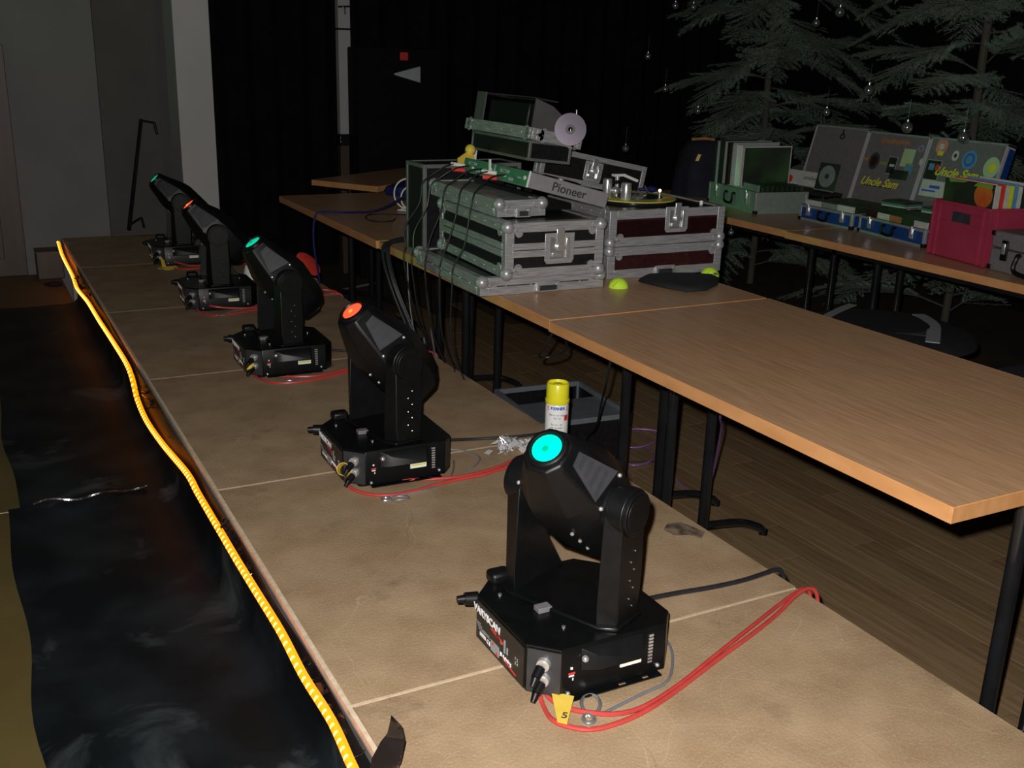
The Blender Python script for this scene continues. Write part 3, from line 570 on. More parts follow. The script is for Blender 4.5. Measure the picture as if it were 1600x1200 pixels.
def carabiner(parent, c, ang, s=1, m=ZINC):
    M = Matrix.Translation(c) @ Matrix.Rotation(ang, 4, 'Z') @ Matrix.Scale(s, 4)
    pts = [(.0, .0, 0), (.012, .006, .002), (.017, .022, .006), (.012, .042, .006), (0, .052, .004), (-.012, .042, .004), (-.015, .022, .004), (-.008, .006, .002), (.0, .0, 0)]
    o = obj('carabiner', MB(M).tube([(x, y, z + .003) for x, y, z in pts], .0032, sub=5), m, parent, label='zinc snap hook')
    obj('thimble', MB(M).tube([(.0, -.002, .004), (.009, -.01, .004), (.008, -.02, .004), (-.002, -.024, .004), (-.009, -.015, .004), (-.006, -.004, .004), (0, -.002, .004)], .0038, sub=4), m, o)
for lb, pts, c, a, s in (('grey safety wire with big snap hook in front of the nearest moving head', [(.375, -.206, .004), (.42, -.197, .004), (.475, -.186, .004), (.535, -.173, .004), (.583, -.123, .004), (.61, -.075, .004), (.615, -.03, .004)], (.357, -.197, 0), R(-35), 1.0),
    ('grey safety wire with snap hook in front of the second moving head', [(.38, .785, .003), (.439, .785, .003), (.50, .795, .003), (.56, .828, .003), (.60, .885, .003), (.626, .94, .003)], (.376, .77, 0), R(-115), .9),
    ('grey safety wire with snap hook in front of the third moving head', [(.401, 1.80, .003), (.46, 1.815, .003), (.52, 1.87, .003), (.592, 1.903, .003), (.614, 1.936, .003)], (.395, 1.80, 0), R(-100), .8),
    ('grey safety wire with snap hook in front of the fourth moving head', [(.407, 2.80, .003), (.481, 2.85, .003), (.56, 2.88, .003), (.624, 2.90, .003)], (.40, 2.795, 0), R(-120), .8)):
    t = thing('safety_cable', lb, 'safety cable', (0, 0, 0), group='safety cables of the moving heads')
    obj('wire', MB().tube(pts, .0026), ZINC if c[1] > 0 else GREYC, t); carabiner(t, c, a, s)
# yellow cable tags
t = thing('cable_tag', 'flat yellow cable tag marked 5 on the red cables of the nearest moving head', 'tag', (0, 0, 0))
A, B, C_, D_ = Vector((.322, -.128, .016)), Vector((.350, -.158, .016)), Vector((.302, -.216, .013)), Vector((.291, -.203, .0125))
obj('tag_strip', MB().quad(A, D_, C_, B, .0012), YELLOW, t, label='yellow strip')
xd = (C_ - B).normalized() * -1; 
yd = Vector((-xd.y, xd.x, 0))
text(t, 'numeral', '5', .022, INK, tuple((C_ * .55 + B * .15 + A * .1 + D_ * .2) + Vector((0, 0, .0014))), tuple(yd * -1), tuple(xd), bold=.0003)
for k in range(4):
    q = A.lerp(D_, .08 + .06 * k); w = B.lerp(C_, .08 + .06 * k); d = (w - q)
    obj('fine_print', MB().quad(q + d * .2, q + d * .8, q + d * .8 + (D_ - A) * .01, q + d * .2 + (D_ - A) * .01, .0017), INK, t)
t = thing('cable_tag', 'yellow tag rolled into a ring on the cable of the second moving head', 'tag', (.297, .885, .052), (R(60), 0, R(-40)))
obj('tag_ring', MB().loft([[(r * math.cos(a), r * math.sin(a), z) for a in [2 * math.pi * i / 20 for i in range(20)]] for r, z in ((.0165, -.011), (.0165, .011), (.0150, .011), (.0150, -.011), (.0165, -.011))], False), YELLOW, t)
tag(obj('cable_tag', MB().loft([[(.011 * math.cos(a) + .312, 1.895 + .011 * math.sin(a), z) for a in [2 * math.pi * i / 12 for i in range(12)]] for z in (.030, .054)]), YELLOW, bevel=.002), 'small yellow tag on the cable of the third moving head', 'tag')
tag(obj('cable_tag', MB().quad((.345, 3.86, .002), (.40, 3.80, .002), (.41, 3.83, .004), (.36, 3.89, .004), .002).quad((.37, 3.87, .004), (.39, 3.88, .004), (.385, 3.93, .05), (.37, 3.92, .05), .002).quad((.37, 3.80, .003), (.44, 3.83, .003), (.43, 3.85, .012), (.365, 3.83, .014), .002), YELLOW, smooth=False), 'folded yellow tag hanging by the farthest moving head', 'tag')
# spray can
t = thing('spray_can', 'white spray can with yellow cap standing on the stage edge', 'spray can', (.948, .945, 0), (0, 0, R(-26)))
obj('can_body', MB().lathe([(.0315, 0), (.033, .004), (.033, .120), (.0315, .128), (.030, .131)], n=36), CANW, t)
obj('cap', MB().lathe([(.0335, .128), (.0345, .131), (.0345, .139), (.0325, .141), (.0318, .184), (.030, .187), (.0285, .187), (.027, .180), (.012, .176), (.012, .183), (.009, .184), (.001, .184)], n=36), CANY, t)
def wraptext(parent, s, size, m, ang, z, name='lettering', bold=0):
    r = .0334; tot = len(s) * size * .62 / r; 
    for i, ch in enumerate(s):
        if ch == ' ': continue
        a = R(ang) + (i + .5) * size * .62 / r - tot / 2
        text(parent, name, ch, size, m, (r * math.cos(a), r * math.sin(a), z), (-math.sin(a), math.cos(a), 0), (0, 0, 1), bold=bold)
wraptext(t, 'BERNER', .0115, INKB, -90, .118, bold=.0005)
for a in (-90 - 52, -90 + 52):
    a = R(a); text(t, 'lettering', '[', .012, INKR, (.0334 * math.cos(a), .0334 * math.sin(a), .118), (-math.sin(a), math.cos(a), 0), (0, 0, 1), bold=.0006)
wraptext(t, 'Markierungs', .0068, INK, -92, .099); wraptext(t, 'Spray', .0068, INK, -92, .090)
wraptext(t, 'Spray de', .0068, INK, -94, .071); wraptext(t, 'marquage', .0068, INK, -94, .062)
obj('hazard_square', MB().box(.0315, -.010, .082, .0338, .004, .098), INKR, t).rotation_euler = (0, 0, R(-38))
# crumpled clear film, little odds and ends
tag(obj('crumpled_film', crumple('x', (.80, .930, .010), (.026, .014, .016), FOIL, 40, 11, .9, 1.7).data, None, kind='stuff'), 'crumpled clear plastic film left of the spray can, behind the nearest moving head', 'plastic film')
for o in list(bpy.data.objects):
    if o.name.startswith('x') and o.type == 'MESH': bpy.data.objects.remove(o)
tag(obj('cable_tie', MB().cyl((.984, 1.93, .006), (.946, 1.80, .006), .0055).cyl((.946, 1.80, .006), (.935, 1.765, .005), .004), BLACKC), 'short black cable stub lying near the stage edge behind the second moving head', 'cable stub')
t = thing('dome_cap', 'white plastic cone with red base on the stage between third and fourth moving heads', 'cone', (.70, 3.42, 0), (0, 0, .3))
obj('cone_shell', MB().lathe([(.035, .012), (.034, .04), (.026, .075), (.01, .09), (.001, .091)], (0, 0, 0)), WHITE, t)
obj('red_base', MB().lathe([(.05, 0), (.05, .008), (.036, .013)], n=20), REDP, t)
tag(obj('red_disc', MB(Matrix.Translation((1.000, 3.50, .047)) @ Matrix.Rotation(R(42), 4, 'Y') @ Matrix.Rotation(R(62), 4, 'X') @ Matrix.Diagonal((.72, .42, 1, 1))).lathe([(.001, 0), (.085, 0), (.10, .004), (.105, .010), (.08, .016), (.001, .018)], n=32), REDP), 'round red textured plastic disc leaning behind the third moving head', 'disc')
t = thing('yellow_connector', 'yellow connector pair on the floor beyond the red disc', 'connector', (1.45, 4.95, ZF))
obj('connector_body', MB().sph((0, 0, .04), .05, sz=.7).cyl((-.14, .1, .03), (-.02, .02, .03), .02), YELLOW, t)
cable('floor_cable', 'thin grey cable beyond the red disc on the dark floor', [(1.2, 4.3, ZF + .01), (1.5, 4.7, ZF + .01), (1.9, 4.9, ZF + .01)], .008, GREYC)

# ------------------------------------------------------------------ flight cases
def case(name, label, loc, dims, panel, rot=(0, 0, 0), cat='flight case', group=None, belts=(), rail=.028, balls='tb', latch=None, handle=None, top='panel', ballr=.0165, frame=ALU, rivets=True):
    w, d, h = dims; t = thing(name, label, cat, loc, rot, group); e = .0035
    if top == 'panel': obj('shell', MB().box(e, e, .002, w - e, d - e, h - e), panel, t)
    else:
        obj('shell', MB().box(e, e, .002, w - e, .012, h - e).box(e, d - .012, .002, w - e, d - e, h - e).box(e, .012, .002, .012, d - .012, h - e).box(w - .012, .012, .002, w - e, d - .012, h - e).box(e, e, .002, w - e, d - e, top), panel, t)
    r = rail
    for x in (0, w - r):
        for y in (0, d - r): obj('corner_rail', MB().box(x, y, 0, x + r, y + r, h), frame, t, bevel=.0015)
    zs = [(0, r), (h - r, h)]
    rr = r if top == 'panel' else .014
    for z0, z1 in zs:
        for y in (-.0008, d - rr): obj('edge_rail', MB().box(r, y, z0, w - r, y + rr + .0008, z1), frame, t, bevel=.0012)
        for x in (-.0008, w - rr): obj('edge_rail', MB().box(x, r, z0, x + rr + .0008, d - r, z1), frame, t, bevel=.0012)
    for zb, hb in belts:
        for y in (-.0012, d - .006): obj('belt_rail', MB().box(r * .8, y, zb - hb, w - r * .8, y + .0072, zb - .0012).box(r * .8, y, zb + .0012, w - r * .8, y + .0072, zb + hb), frame, t, bevel=.001)
        for x in (-.0012, w - .006): obj('belt_rail', MB().box(x, r * .8, zb - hb, x + .0072, d - r * .8, zb - .0012).box(x, r * .8, zb + .0012, x + .0072, d - r * .8, zb + hb), frame, t, bevel=.001)
    for lv in balls:
        z = .014 if lv == 'b' else h - .014; s_ = 1 if lv == 'b' else -1
        for x in (.010, w - .010):
            for y in (.010, d - .010):
                sx = 1 if x < w / 2 else -1; sy = 1 if y < d / 2 else -1
                m = MB().sph((x, y, z), ballr, 14, 10)
                for k in (0, 1):
                    px = x + sx * (.022 + .012 * k); pz = z + s_ * (.018 * k)
                    m.cyl((px, -.0025 if sy > 0 else d + .0025, pz), (px, .001 if sy > 0 else d - .001, pz), .013, n=12)
                    py = y + sy * (.022 + .012 * k)
                    m.cyl((-.0025 if sx > 0 else w + .0025, py, pz), (.001 if sx > 0 else w - .001, py, pz), .013, n=12)
                obj('ball_corner', m, frame, t)
    if rivets:
        m = MB()
        for z in ([r / 2, h - r / 2] if h > .08 else [h / 2]):
            for k in range(1, 5): m.sph((w * k / 5, -.0012, z), .0027, 6, 4)
            for k in range(1, 7): m.sph((-.0012, d * k / 7, z), .0027, 6, 4)
        for k in (.25, .45, .62, .8): m.sph((r / 2, -.0006, h * k), .0024, 6, 4).sph((w - r / 2, -.0006, h * k), .0024, 6, 4)
        obj('rivet', m, CHROME, t, kind='stuff')
    if latch:
        for lx, lz, sc in latch:
            l = obj('latch', MB().prism([(lx + a * sc, lz + b * sc) for a, b in ((-.045, -.032), (-.038, -.042), (.038, -.042), (.045, -.032), (.045, .042), (-.045, .042))], -.0045, -.0008, 'y'), frame, t, bevel=.0015)
            obj('latch_dish', MB().box(lx - .03 * sc, -.0058, lz - .028 * sc, lx + .03 * sc, -.0042, lz + .03 * sc), ZINC, l)
            obj('latch_turn', MB().cyl((lx, -.0155, lz + .004 * sc), (lx, -.005, lz + .004 * sc), .012 * sc, n=14).box(lx - .025 * sc, -.0135, lz - .022 * sc, lx + .004 * sc, -.0065, lz - .010 * sc).box(lx + .016 * sc, -.014, lz - .026 * sc, lx + .026 * sc, -.006, lz + .03 * sc).box(lx - .012 * sc, -.010, lz + .01 * sc, lx + .012 * sc, -.006, lz + .055 * sc), CHROME, l, bevel=.0015)
            m = MB()
            for a in (-.038, -.013, .013, .038): m.sph((lx + a * sc, -.005, lz - .036 * sc), .0024, 6, 4)
            obj('latch_rivet', m, CHROME, l)
    if handle:
        hx_, hz_, hs = handle
        l = obj('handle', MB().prism([(hx_ - .05 * hs, hz_ - .016), (hx_ + .05 * hs, hz_ - .016), (hx_ + .042 * hs, hz_ + .016), (hx_ - .042 * hs, hz_ + .016)], -.004, -.0005, 'y'), frame, t, bevel=.001)
        obj('handle_grip', MB().box(hx_ - .03 * hs, -.009, hz_ - .012, hx_ + .03 * hs, -.004, hz_ + .004), DGREY, l, bevel=.001)
        m = MB()
        for a in (-.036, .036): m.box(hx_ + a * hs - .004, -.010, hz_ - .013, hx_ + a * hs + .004, -.004, hz_ + .008)
        obj('handle_bracket', m, CHROME, l)
    return t
T0 = .3408
case('flight_case_tray', 'low aluminium case tray overhanging the table edge, bottom of the left stack', (.916, 1.388, T0), (.442, .566, .056), ALUD if False else PBLACK, (0, 0, R(-2)), belts=((.024, .003),), rail=.0265, balls='t', handle=(.235, .018, 1.0), ballr=.022)
case('flight_case', 'black case with wide aluminium rails and a butterfly latch, in the left stack', (.982, 1.352, T0 + .058), (.345, .57, .172), PBLACK, (0, 0, R(-3)), belts=((.086, .022),), balls='tb', latch=((.185, .088, 1.15),), rail=.030, ballr=.022)
case('flight_case_tray', 'narrow aluminium case tray lying on top of the black latched case', (1.006, 1.458, T0 + .232), (.17, .575, .053), ALU, (0, 0, R(-2)), rail=.025, balls='t', handle=(.088, .014, .55), ballr=.021)
case('maroon_lid_case', 'maroon flight case lid under the turntable case', (1.436, 1.472, T0), (.478, .44, .108), PMAROON, (0, 0, R(-1)), balls='t', ballr=.021, handle=(.235, .02, .95), rail=.03)
case('turntable_case', 'maroon flight case holding the turntable, butterfly latch on its front', (1.436, 1.472, T0 + .110), (.478, .44, .122), PMAROON, (0, 0, R(-1)), balls='b', ballr=.021, latch=((.27, .084, 1.05),), rail=.03, top=.085)
case('upright_case_lid', 'black case lid with chrome latch standing behind the turntable', (1.425, 1.955, .632), (.475, .05, .118), PBLACK, (0, R(11), 0), balls='', latch=((.23, .058, .9),), rail=.02)
case('far_flight_case', 'dark flight case with thin rails at the far end of the stacks', (1.01, 2.06, T0), (.40, .17, .335), PBLACK, (0, 0, 0), balls='', rail=.014, frame=DFR, rivets=False)
case('tilted_case_tray', 'long aluminium tray tilted above the players with a disc leaning on it', (1.245, 1.69, .792), (.20, .53, .040), ALU, (0, R(11), 0), balls='tb', rail=.018, ballr=.011)
t = case('tilted_rack', 'dark rack body under the tilted aluminium tray', (1.262, 1.74, .716), (.17, .46, .070), PBLACK, (0, R(6), 0), balls='', rail=.010, frame=DFR, rivets=False)
obj('rack_post', MB().box(.003, .44, -.04, .02, .458, .0), WHITEC, t, label='bright post at the far left corner')
# turntable
t = thing('turntable', 'turntable with yellow slipmat and dark record set in the maroon case', 'turntable', (1.675, 1.69, .5695))
obj('plinth', MB().box(-.222, -.2, -.055, .222, .2, .0), BMETAL, t, bevel=.003)
obj('platter', MB().lathe([(.155, 0), (.157, .004), (.157, .011), (.152, .013)], n=48), BSTEEL, t)
obj('slipmat', MB().lathe([(.152, .013), (.152, .0155), (.001, .0155)], n=48), RECORD, t)
obj('record', MB((Matrix.Translation((.02, .0, 0)))).lathe([(.088, .0156), (.088, .0175), (.001, .0175)], n=40), RDARK, t, label='dark teal record centre')
obj('target_lamp', MB().cyl((.085, -.04, .013), (.085, -.04, .035), .004), CHROME, t)
obj('lamp_glow', MB().sph((.085, -.04, .040), .0055), LEDO, t, label='glowing warm white lamp tip')
obj('start_button', MB().cyl((.19, -.15, 0), (.19, -.15, .014), .006), WHITE, t)
obj('tonearm', MB().tube([(-.02, -.055, .023), (.02, -.04, .024), (.08, .03, .03), (.13, .12, .035)], .004, sub=4).box(-.035, -.068, .016, -.008, -.045, .024), ZINC, t)
t = thing('headphones', 'two short chrome cylinders and a ball standing on the left edge of the yellow slipmat', 'headphones', (1.585, 1.655, .5855))
obj('cylinder', MB().lathe([(.017, 0), (.0185, .004), (.0185, .056), (.016, .06), (.001, .06)], (.012, -.03, 0)), CHROME, t)
obj('cylinder', MB().lathe([(.015, 0), (.0165, .004), (.0165, .062), (.014, .068), (.001, .068)], (-.025, .035, 0)), CHROME, t)
obj('ball_joint', MB().sph((.0, .02, .026), .014), CHROME, t)
obj('crossbar', MB().cyl((-.025, .035, .05), (.02, .03, .056), .006), BSTEEL, t)
t = thing('bright_arm', 'white angled arm piece at the back of the turntable, by the lid corner', 'arm', (1.75, 1.87, .64))
obj('arm_bar', MB().box(-.05, -.01, -.003, .0, .01, .006).cyl((0, 0, .0), (.055, -.01, -.022), .006), WHITEC, t)
obj('arm_post', MB().cyl((-.03, 0, -.0), (-.03, 0, -.066), .008), CHROME, t)
t = thing('metal_rods', 'two thin upright metal rods rising behind the chrome latch', 'rod', (1.60, 2.02, T0))
obj('rod', MB().cyl((0, 0, 0), (-.005, 0, .515), .0035), ZINC, t); obj('rod', MB().cyl((.02, 0, 0), (.018, 0, .53), .0035), ZINC, t)

# disc players, tilted towards the DJ side
def player(y0, label):
    t = thing('disc_player', label, 'disc player', (1.128, y0, .6585), (0, R(14.5), 0), 'two disc players on the left stack')
    obj('housing', MB().box(.002, .001, .0, .315, .243, .050), CDGREY, t, bevel=.002)
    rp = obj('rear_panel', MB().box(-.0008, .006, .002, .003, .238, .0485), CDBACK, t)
    obj('badge', MB().box(-.002, .135, .030, -.0007, .20, .0395), GFAB, rp); text(rp, 'lettering', 'Pioneer', .0085, INK, (-.0023, .168, .0348), (0, -1, 0), (0, 0, 1))
    obj('socket_plate', MB().box(-.002, .10, .008, -.0007, .13, .018).box(-.002, .05, .022, -.0007, .072, .027), GFAB, rp)
    obj('port', MB().cyl((-.004, .022, .028), (0, .022, .028), .007), WHITEC, rp); obj('port', MB().cyl((-.006, .155, .02), (0, .155, .02), .004), WHITEC, rp)
    obj('foot', MB().box(.01, .01, -.012, .03, .03, 0).box(.01, .21, -.012, .03, .23, 0), BPLAST, t)
    obj('jog_wheel', MB().lathe([(.07, .05), (.07, .056), (.06, .058), (.001, .058)], (.19, .12, 0), n=32), BMETAL, t)
    obj('button_row', MB().box(.03, .04, .05, .06, .2, .0535), DGREY, t)
    m = MB()
    for k in range(5): m.cyl((.09 + .03 * k, .225, .05), (.09 + .03 * k, .225, .0545), .004, n=8)
    obj('button', m, ZINC, t)
    return t
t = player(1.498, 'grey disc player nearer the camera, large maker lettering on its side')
text(t, 'lettering', 'Pioneer', .040, INK, (.160, .0002, .0235), (1, 0, 0), (0, 0, 1), bold=.0005, ext=.0005, sx=1.08)
obj('corner_strip', MB().box(-.0015, -.0012, .0, .004, .003, .052), WHITEC, t)
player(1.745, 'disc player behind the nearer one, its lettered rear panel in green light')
tag(obj('support_wedge', MB().prism([(1.15, .577), (1.315, .577), (1.315, .598), (1.15, .637)], 1.53, 1.93, 'y'), BPLAST), 'black foam wedge under the tilted disc players', 'support')
for k, (y, lb) in enumerate(((1.715, 'white and red phono plugs in the gap between the two disc players'), (1.965, 'white and red phono plugs at the far end of the disc players'))):
    t = thing('phono_plug', lb, 'plug', (1.105, y, .675), (0, 0, 0), 'phono plugs on the players')
    obj('white_plug', MB().cyl((.018, -.015, .006), (-.02, .02, .010), .007), WHITEC, t)
    obj('red_plug', MB().cyl((.018, -.02, -.010), (-.02, .01, -.008), .008), REDP, t)
    if k == 0: obj('bright_tab', MB().box(.004, .012, .012, .010, .020, .05), WHITEC, t)
tag(obj('yellow_cloth', MB().quad((1.13, 2.03, .66), (1.20, 2.03, .66), (1.21, 2.08, .73), (1.13, 2.03, .70), .006).sph((1.20, 2.07, .725), .02), YELLOW), 'small mustard yellow cloth tucked behind the far disc player', 'cloth')
for k, (a, b_) in enumerate(((1.62, 1.56), (1.72, 1.66), (1.80, 1.78), (1.90, 1.90), (1.98, 1.97))):
    cable('audio_cable', ['nearest', 'second', 'middle', 'fourth', 'farthest'][k] + ' thin black audio cable hanging over the left stack of cases', [(1.115, a, .685), (1.06, a - .01, .68), (1.0, (a + b_) / 2, .645), (.968, b_, .62), (.955, b_, .55), (.935 - .01 * k, b_ - .01, .47), (.895, b_ - .02, .41), (.885, b_ - .03, .35), (.90 + .01 * k, b_, .15), (.99 + .01 * k, b_ + .05, -.05), (1.06, b_ + .05 * k, -.3), (1.12, b_, ZF + .01)], .0026, BLACKC, group='thin audio cables over the cases')
# disc leaning on the tray, dust cover
t = thing('compact_disc', 'shiny compact disc leaning on the near end of the tilted tray', 'disc', (1.378, 1.658, .826), (R(82), 0, R(-26)))
obj('disc_surface', MB().loft([[(r * math.cos(a), r * math.sin(a), z) for a in [2 * math.pi * i / 48 for i in range(48)]] for r, z in ((.054, 0), (.054, .0012), (.017, .0012), (.017, 0), (.054, 0))], False), DISCM, t)
obj('disc_hub', MB().loft([[(r * math.cos(a), r * math.sin(a), z) for a in [2 * math.pi * i / 24 for i in range(24)]] for r, z in ((.019, .0), (.019, .001), (.0075, .001), (.0075, 0), (.019, 0))], False), DGREY, t)
t = thing('dust_cover', 'dim smoked cover over a black device on the tilted tray', 'cover', (1.262, 1.74, .826), (0, R(9), 0))
obj('black_device', MB().box(.02, .06, .0, .13, .36, .085), BPLAST, t, bevel=.006)
obj('cover_side', MB().box(.002, .37, 0, .008, .44, .105), COVM, t); 
obj('cover_side', MB().prism([(.02, 0), (.165, 0), (.15, .05), (.09, .085), (.02, .10)], .015, .022, 'y'), COVM, t)
obj('cover_top', MB().box(.012, .02, .10, .11, .44, .104), SMOKE, t)
# half tennis balls used as feet, pouch, led strip, coiled cable
def half_ball(loc, label, r=.033):
    t = thing('tennis_ball_half', label, 'tennis ball', loc, group='halved tennis balls under the cases')
    obj('felt', MB().lathe([(r * math.cos(a), r * math.sin(a)) for a in [math.pi / 2 * i / 10 for i in range(10)]] + [(.0005, r)], n=28), TENNIS, t)
    obj('seam', MB().tube([(r * 1.005 * math.cos(a) * math.cos(.6 * math.sin(a)) - .004, r * 1.0 * -math.sin(.9) * .72 + .0, r * 1.0 * math.sin(a) * .72) for a in [math.pi * i / 10 for i in range(1, 10)]], .0007, n=6), INKO, t)
half_ball((1.405, 1.352, T0), 'yellow green half tennis ball in front of the gap between the case stacks')
half_ball((1.812, 1.392, T0), 'half tennis ball mostly hidden behind the black pouch')
half_ball((1.395, 3.10, T0), 'half tennis ball under the white coiled cable', .03)
vs = []
P0 = [(1.512, 1.395), (1.530, 1.30), (1.572, 1.20), (1.65, 1.195), (1.735, 1.25), (1.79, 1.31), (1.80, 1.345), (1.73, 1.40), (1.66, 1.425), (1.57, 1.44)]
cxp = sum(p[0] for p in P0) / 10; cyp = sum(p[1] for p in P0) / 10
rings = [[(cxp + (x - cxp) * s_, cyp + (y - cyp) * s_, T0 + z) for x, y in P0] for s_, z in ((.94, 0), (1, .004), (.97, .014), (.85, .021), (.5, .0235), (.05, .024))]
t = thing('pouch', 'flat black pouch lying in front of the maroon cases', 'pouch', (0, 0, 0))
obj('pouch_body', MB().loft(rings), BFAB, t, ang=70); obj('zip_pull', MB().sph((1.79, 1.335, T0 + .022), .008, sz=.5), ZINC, t)
t = thing('power_strip', 'small black power block with a glowing red light on the table edge', 'power strip', (1.19, 2.31, T0), (0, 0, R(20)))
obj('block', MB().box(-.03, -.09, 0, .03, .09, .045), BPLAST, t, bevel=.004)
obj('indicator', MB().sph((-.005, .06, .048), .008, sz=.6), LEDR, t, label='glowing red indicator')
t = thing('coiled_cable', 'coiled white cable standing on the far table beside a half tennis ball', 'cable', (1.42, 3.15, T0))
M_ = Matrix.Rotation(R(78), 4, 'X')
obj('coil_loop', MB(Matrix.Rotation(R(-25), 4, 'Z') @ Matrix.Translation((0, 0, .062)) @ M_).tube([(.058 * math.cos(a), .058 * math.sin(a), 0) for a in [2 * math.pi * i / 14 for i in range(15)]], .004, sub=3), WHITEC, t)
obj('coil_loop', MB(Matrix.Rotation(R(-25), 4, 'Z') @ Matrix.Translation((-.03, .03, .078)) @ M_).tube([(.062 * math.cos(a), .07 * math.sin(a), 0) for a in [.4 + 4.6 * i / 12 for i in range(13)]], .004, sub=3), WHITEC, t)
obj('coil_loop', MB().tube([(-.07, .02, .006), (0, -.06, .006), (.09, -.03, .006), (.1, .03, .006), (0, .03, .008), (-.06, 0, .012)], .004, sub=4), WHITEC, t)
cable('black_lead', 'thin black lead looped on the far table left of the coiled cable', [(1.25, 2.95, T0 + .004), (1.20, 2.87, T0 + .004), (1.13, 2.88, T0 + .004), (1.12, 2.98, T0 + .004), (1.18, 3.08, T0 + .004), (1.28, 3.06, T0 + .004), (1.36, 3.0, T0 + .004)], .0035, BLACKC)
cable('blue_cable', 'long blue cable running from the case stacks across the far table to the floor', [(1.50, 2.45, .72), (1.32, 2.50, .62), (1.22, 2.70, .49), (1.17, 2.95, .385), (1.10, 3.12, .352), (1.0, 3.18, .350), (.955, 3.20, .33), (.95, 3.22, .2), (.98, 3.24, 0), (1.02, 3.3, -.3), (1.05, 3.35, ZF + .01)], .005, BLUEC)
tag(obj('blue_bag', MB().loft([[(1.66 + .17 * math.cos(a) * s_, 3.72 + .10 * math.sin(a) * s_, T0 + z) for a in [2 * math.pi * i / 16 for i in range(16)]] for s_, z in ((.9, 0), (1, .02), (.9, .045), (.6, .06), (.05, .065))]), BLUEC), 'shiny dark blue bag on the far table', 'bag')
t = thing('cable_bundle', 'thick bundle of black cables dropping from the table edge to the stage edge', 'cable bundle', (0, 0, 0))
for k in range(5):
    dx = .012 * math.cos(k * 2.4); dy = .02 * math.sin(k * 2.4)
    obj('cable_strand', MB().tube([(1.16 + dx, 2.36 + dy, T0 + .01 + .004 * k), (1.03, 2.33 + dy, T0 + .012 + .003 * k), (.955 + dx, 2.30 + dy, T0 - .005), (.955 + dx, 2.22 + dy, .2), (1.02 + dx, 2.15 + dy, -.02), (1.05 + dx, 2.10 + dy * 2, -.2), (1.10 + dx * 3, 2.1 + dy * 4, ZF + .012)], .005, sub=5), BLACKC, t)
obj('hanging_plug', MB().cyl((1.03, 2.1, .02), (1.03, 2.08, -.05), .016).cyl((1.0, 2.13, -.02), (1.01, 2.1, -.09), .013), BPLAST, t)
cable('thin_wire', 'pale thin wire hanging below the left case stack', [(.93, 2.02, .335), (.935, 2.0, .15), (.98, 1.98, -.1), (1.05, 1.98, -.3), (1.1, 1.97, ZF + .005)], .0022, GREYC)
cable('thin_wire', 'second pale wire slanting below the tray corner', [(.905, 1.80, .335), (.95, 1.84, .1), (1.02, 1.9, -.15), (1.08, 1.93, ZF + .005)], .0022, GREYC)
# under the tables
cable('hanging_loop', 'black cable loop hanging under the joint of the near tables', [(1.0, 1.07, .30), (1.0, 1.12, .24), (1.03, 1.20, .185), (1.07, 1.20, .18), (1.08, 1.13, .22), (1.03, 1.06, .30)], .0035, BLACKC)
cable('floor_cable', 'black cable running down behind the spray can to the floor', [(1.042, .822, .30), (1.08, .90, .18), (1.2, 1.10, .05), (1.29, 1.262, -.1), (1.44, 1.55, -.27), (1.5, 1.63, ZF + .008), (1.8, 1.5, ZF + .008)], .0035, BLACKC)
cable('violet_cable', 'violet cable looping on the parquet beside the front table legs', [(1.45, 1.95, ZF + .006), (1.603, 1.85, ZF + .006), (1.656, 1.775, ZF + .006), (1.772, 1.678, ZF + .006), (1.95, 1.78, ZF + .006), (1.836, 1.87, ZF + .006), (1.70, 1.75, ZF + .006), (1.645, 1.62, ZF + .006), (1.639, 1.53, ZF + .006), (1.74, 1.55, ZF + .006), (1.80, 1.66, ZF + .006)], .0035, PURPLE)
cable('violet_cable', 'violet cable hanging from the near table down to the parquet', [(1.12, .43, .30), (1.169, .503, .2), (1.30, .65, .1), (1.43, .812, -.05), (1.55, .97, -.22), (1.62, 1.1, -.34), (1.68, 1.25, ZF + .006), (1.75, 1.5, ZF + .006)], .0032, PURPLE)
t = case('floor_case_tray', 'open grey case tray on the parquet behind the spray can', (1.27, 1.60, ZF), (.38, .43, .20), PBLACK, (0, 0, R(-4)), balls='', rail=.02, top=.03, rivets=False, frame=GREYC)
obj('foam_insert', MB().box(.015, .015, .03, .365, .26, .185), GREYC, t, label='grey insert'); obj('side_handle', MB().tube([(.385, .13, .11), (.40, .13, .12), (.40, .13, .17), (.385, .13, .18)], .005), CHROME, t)

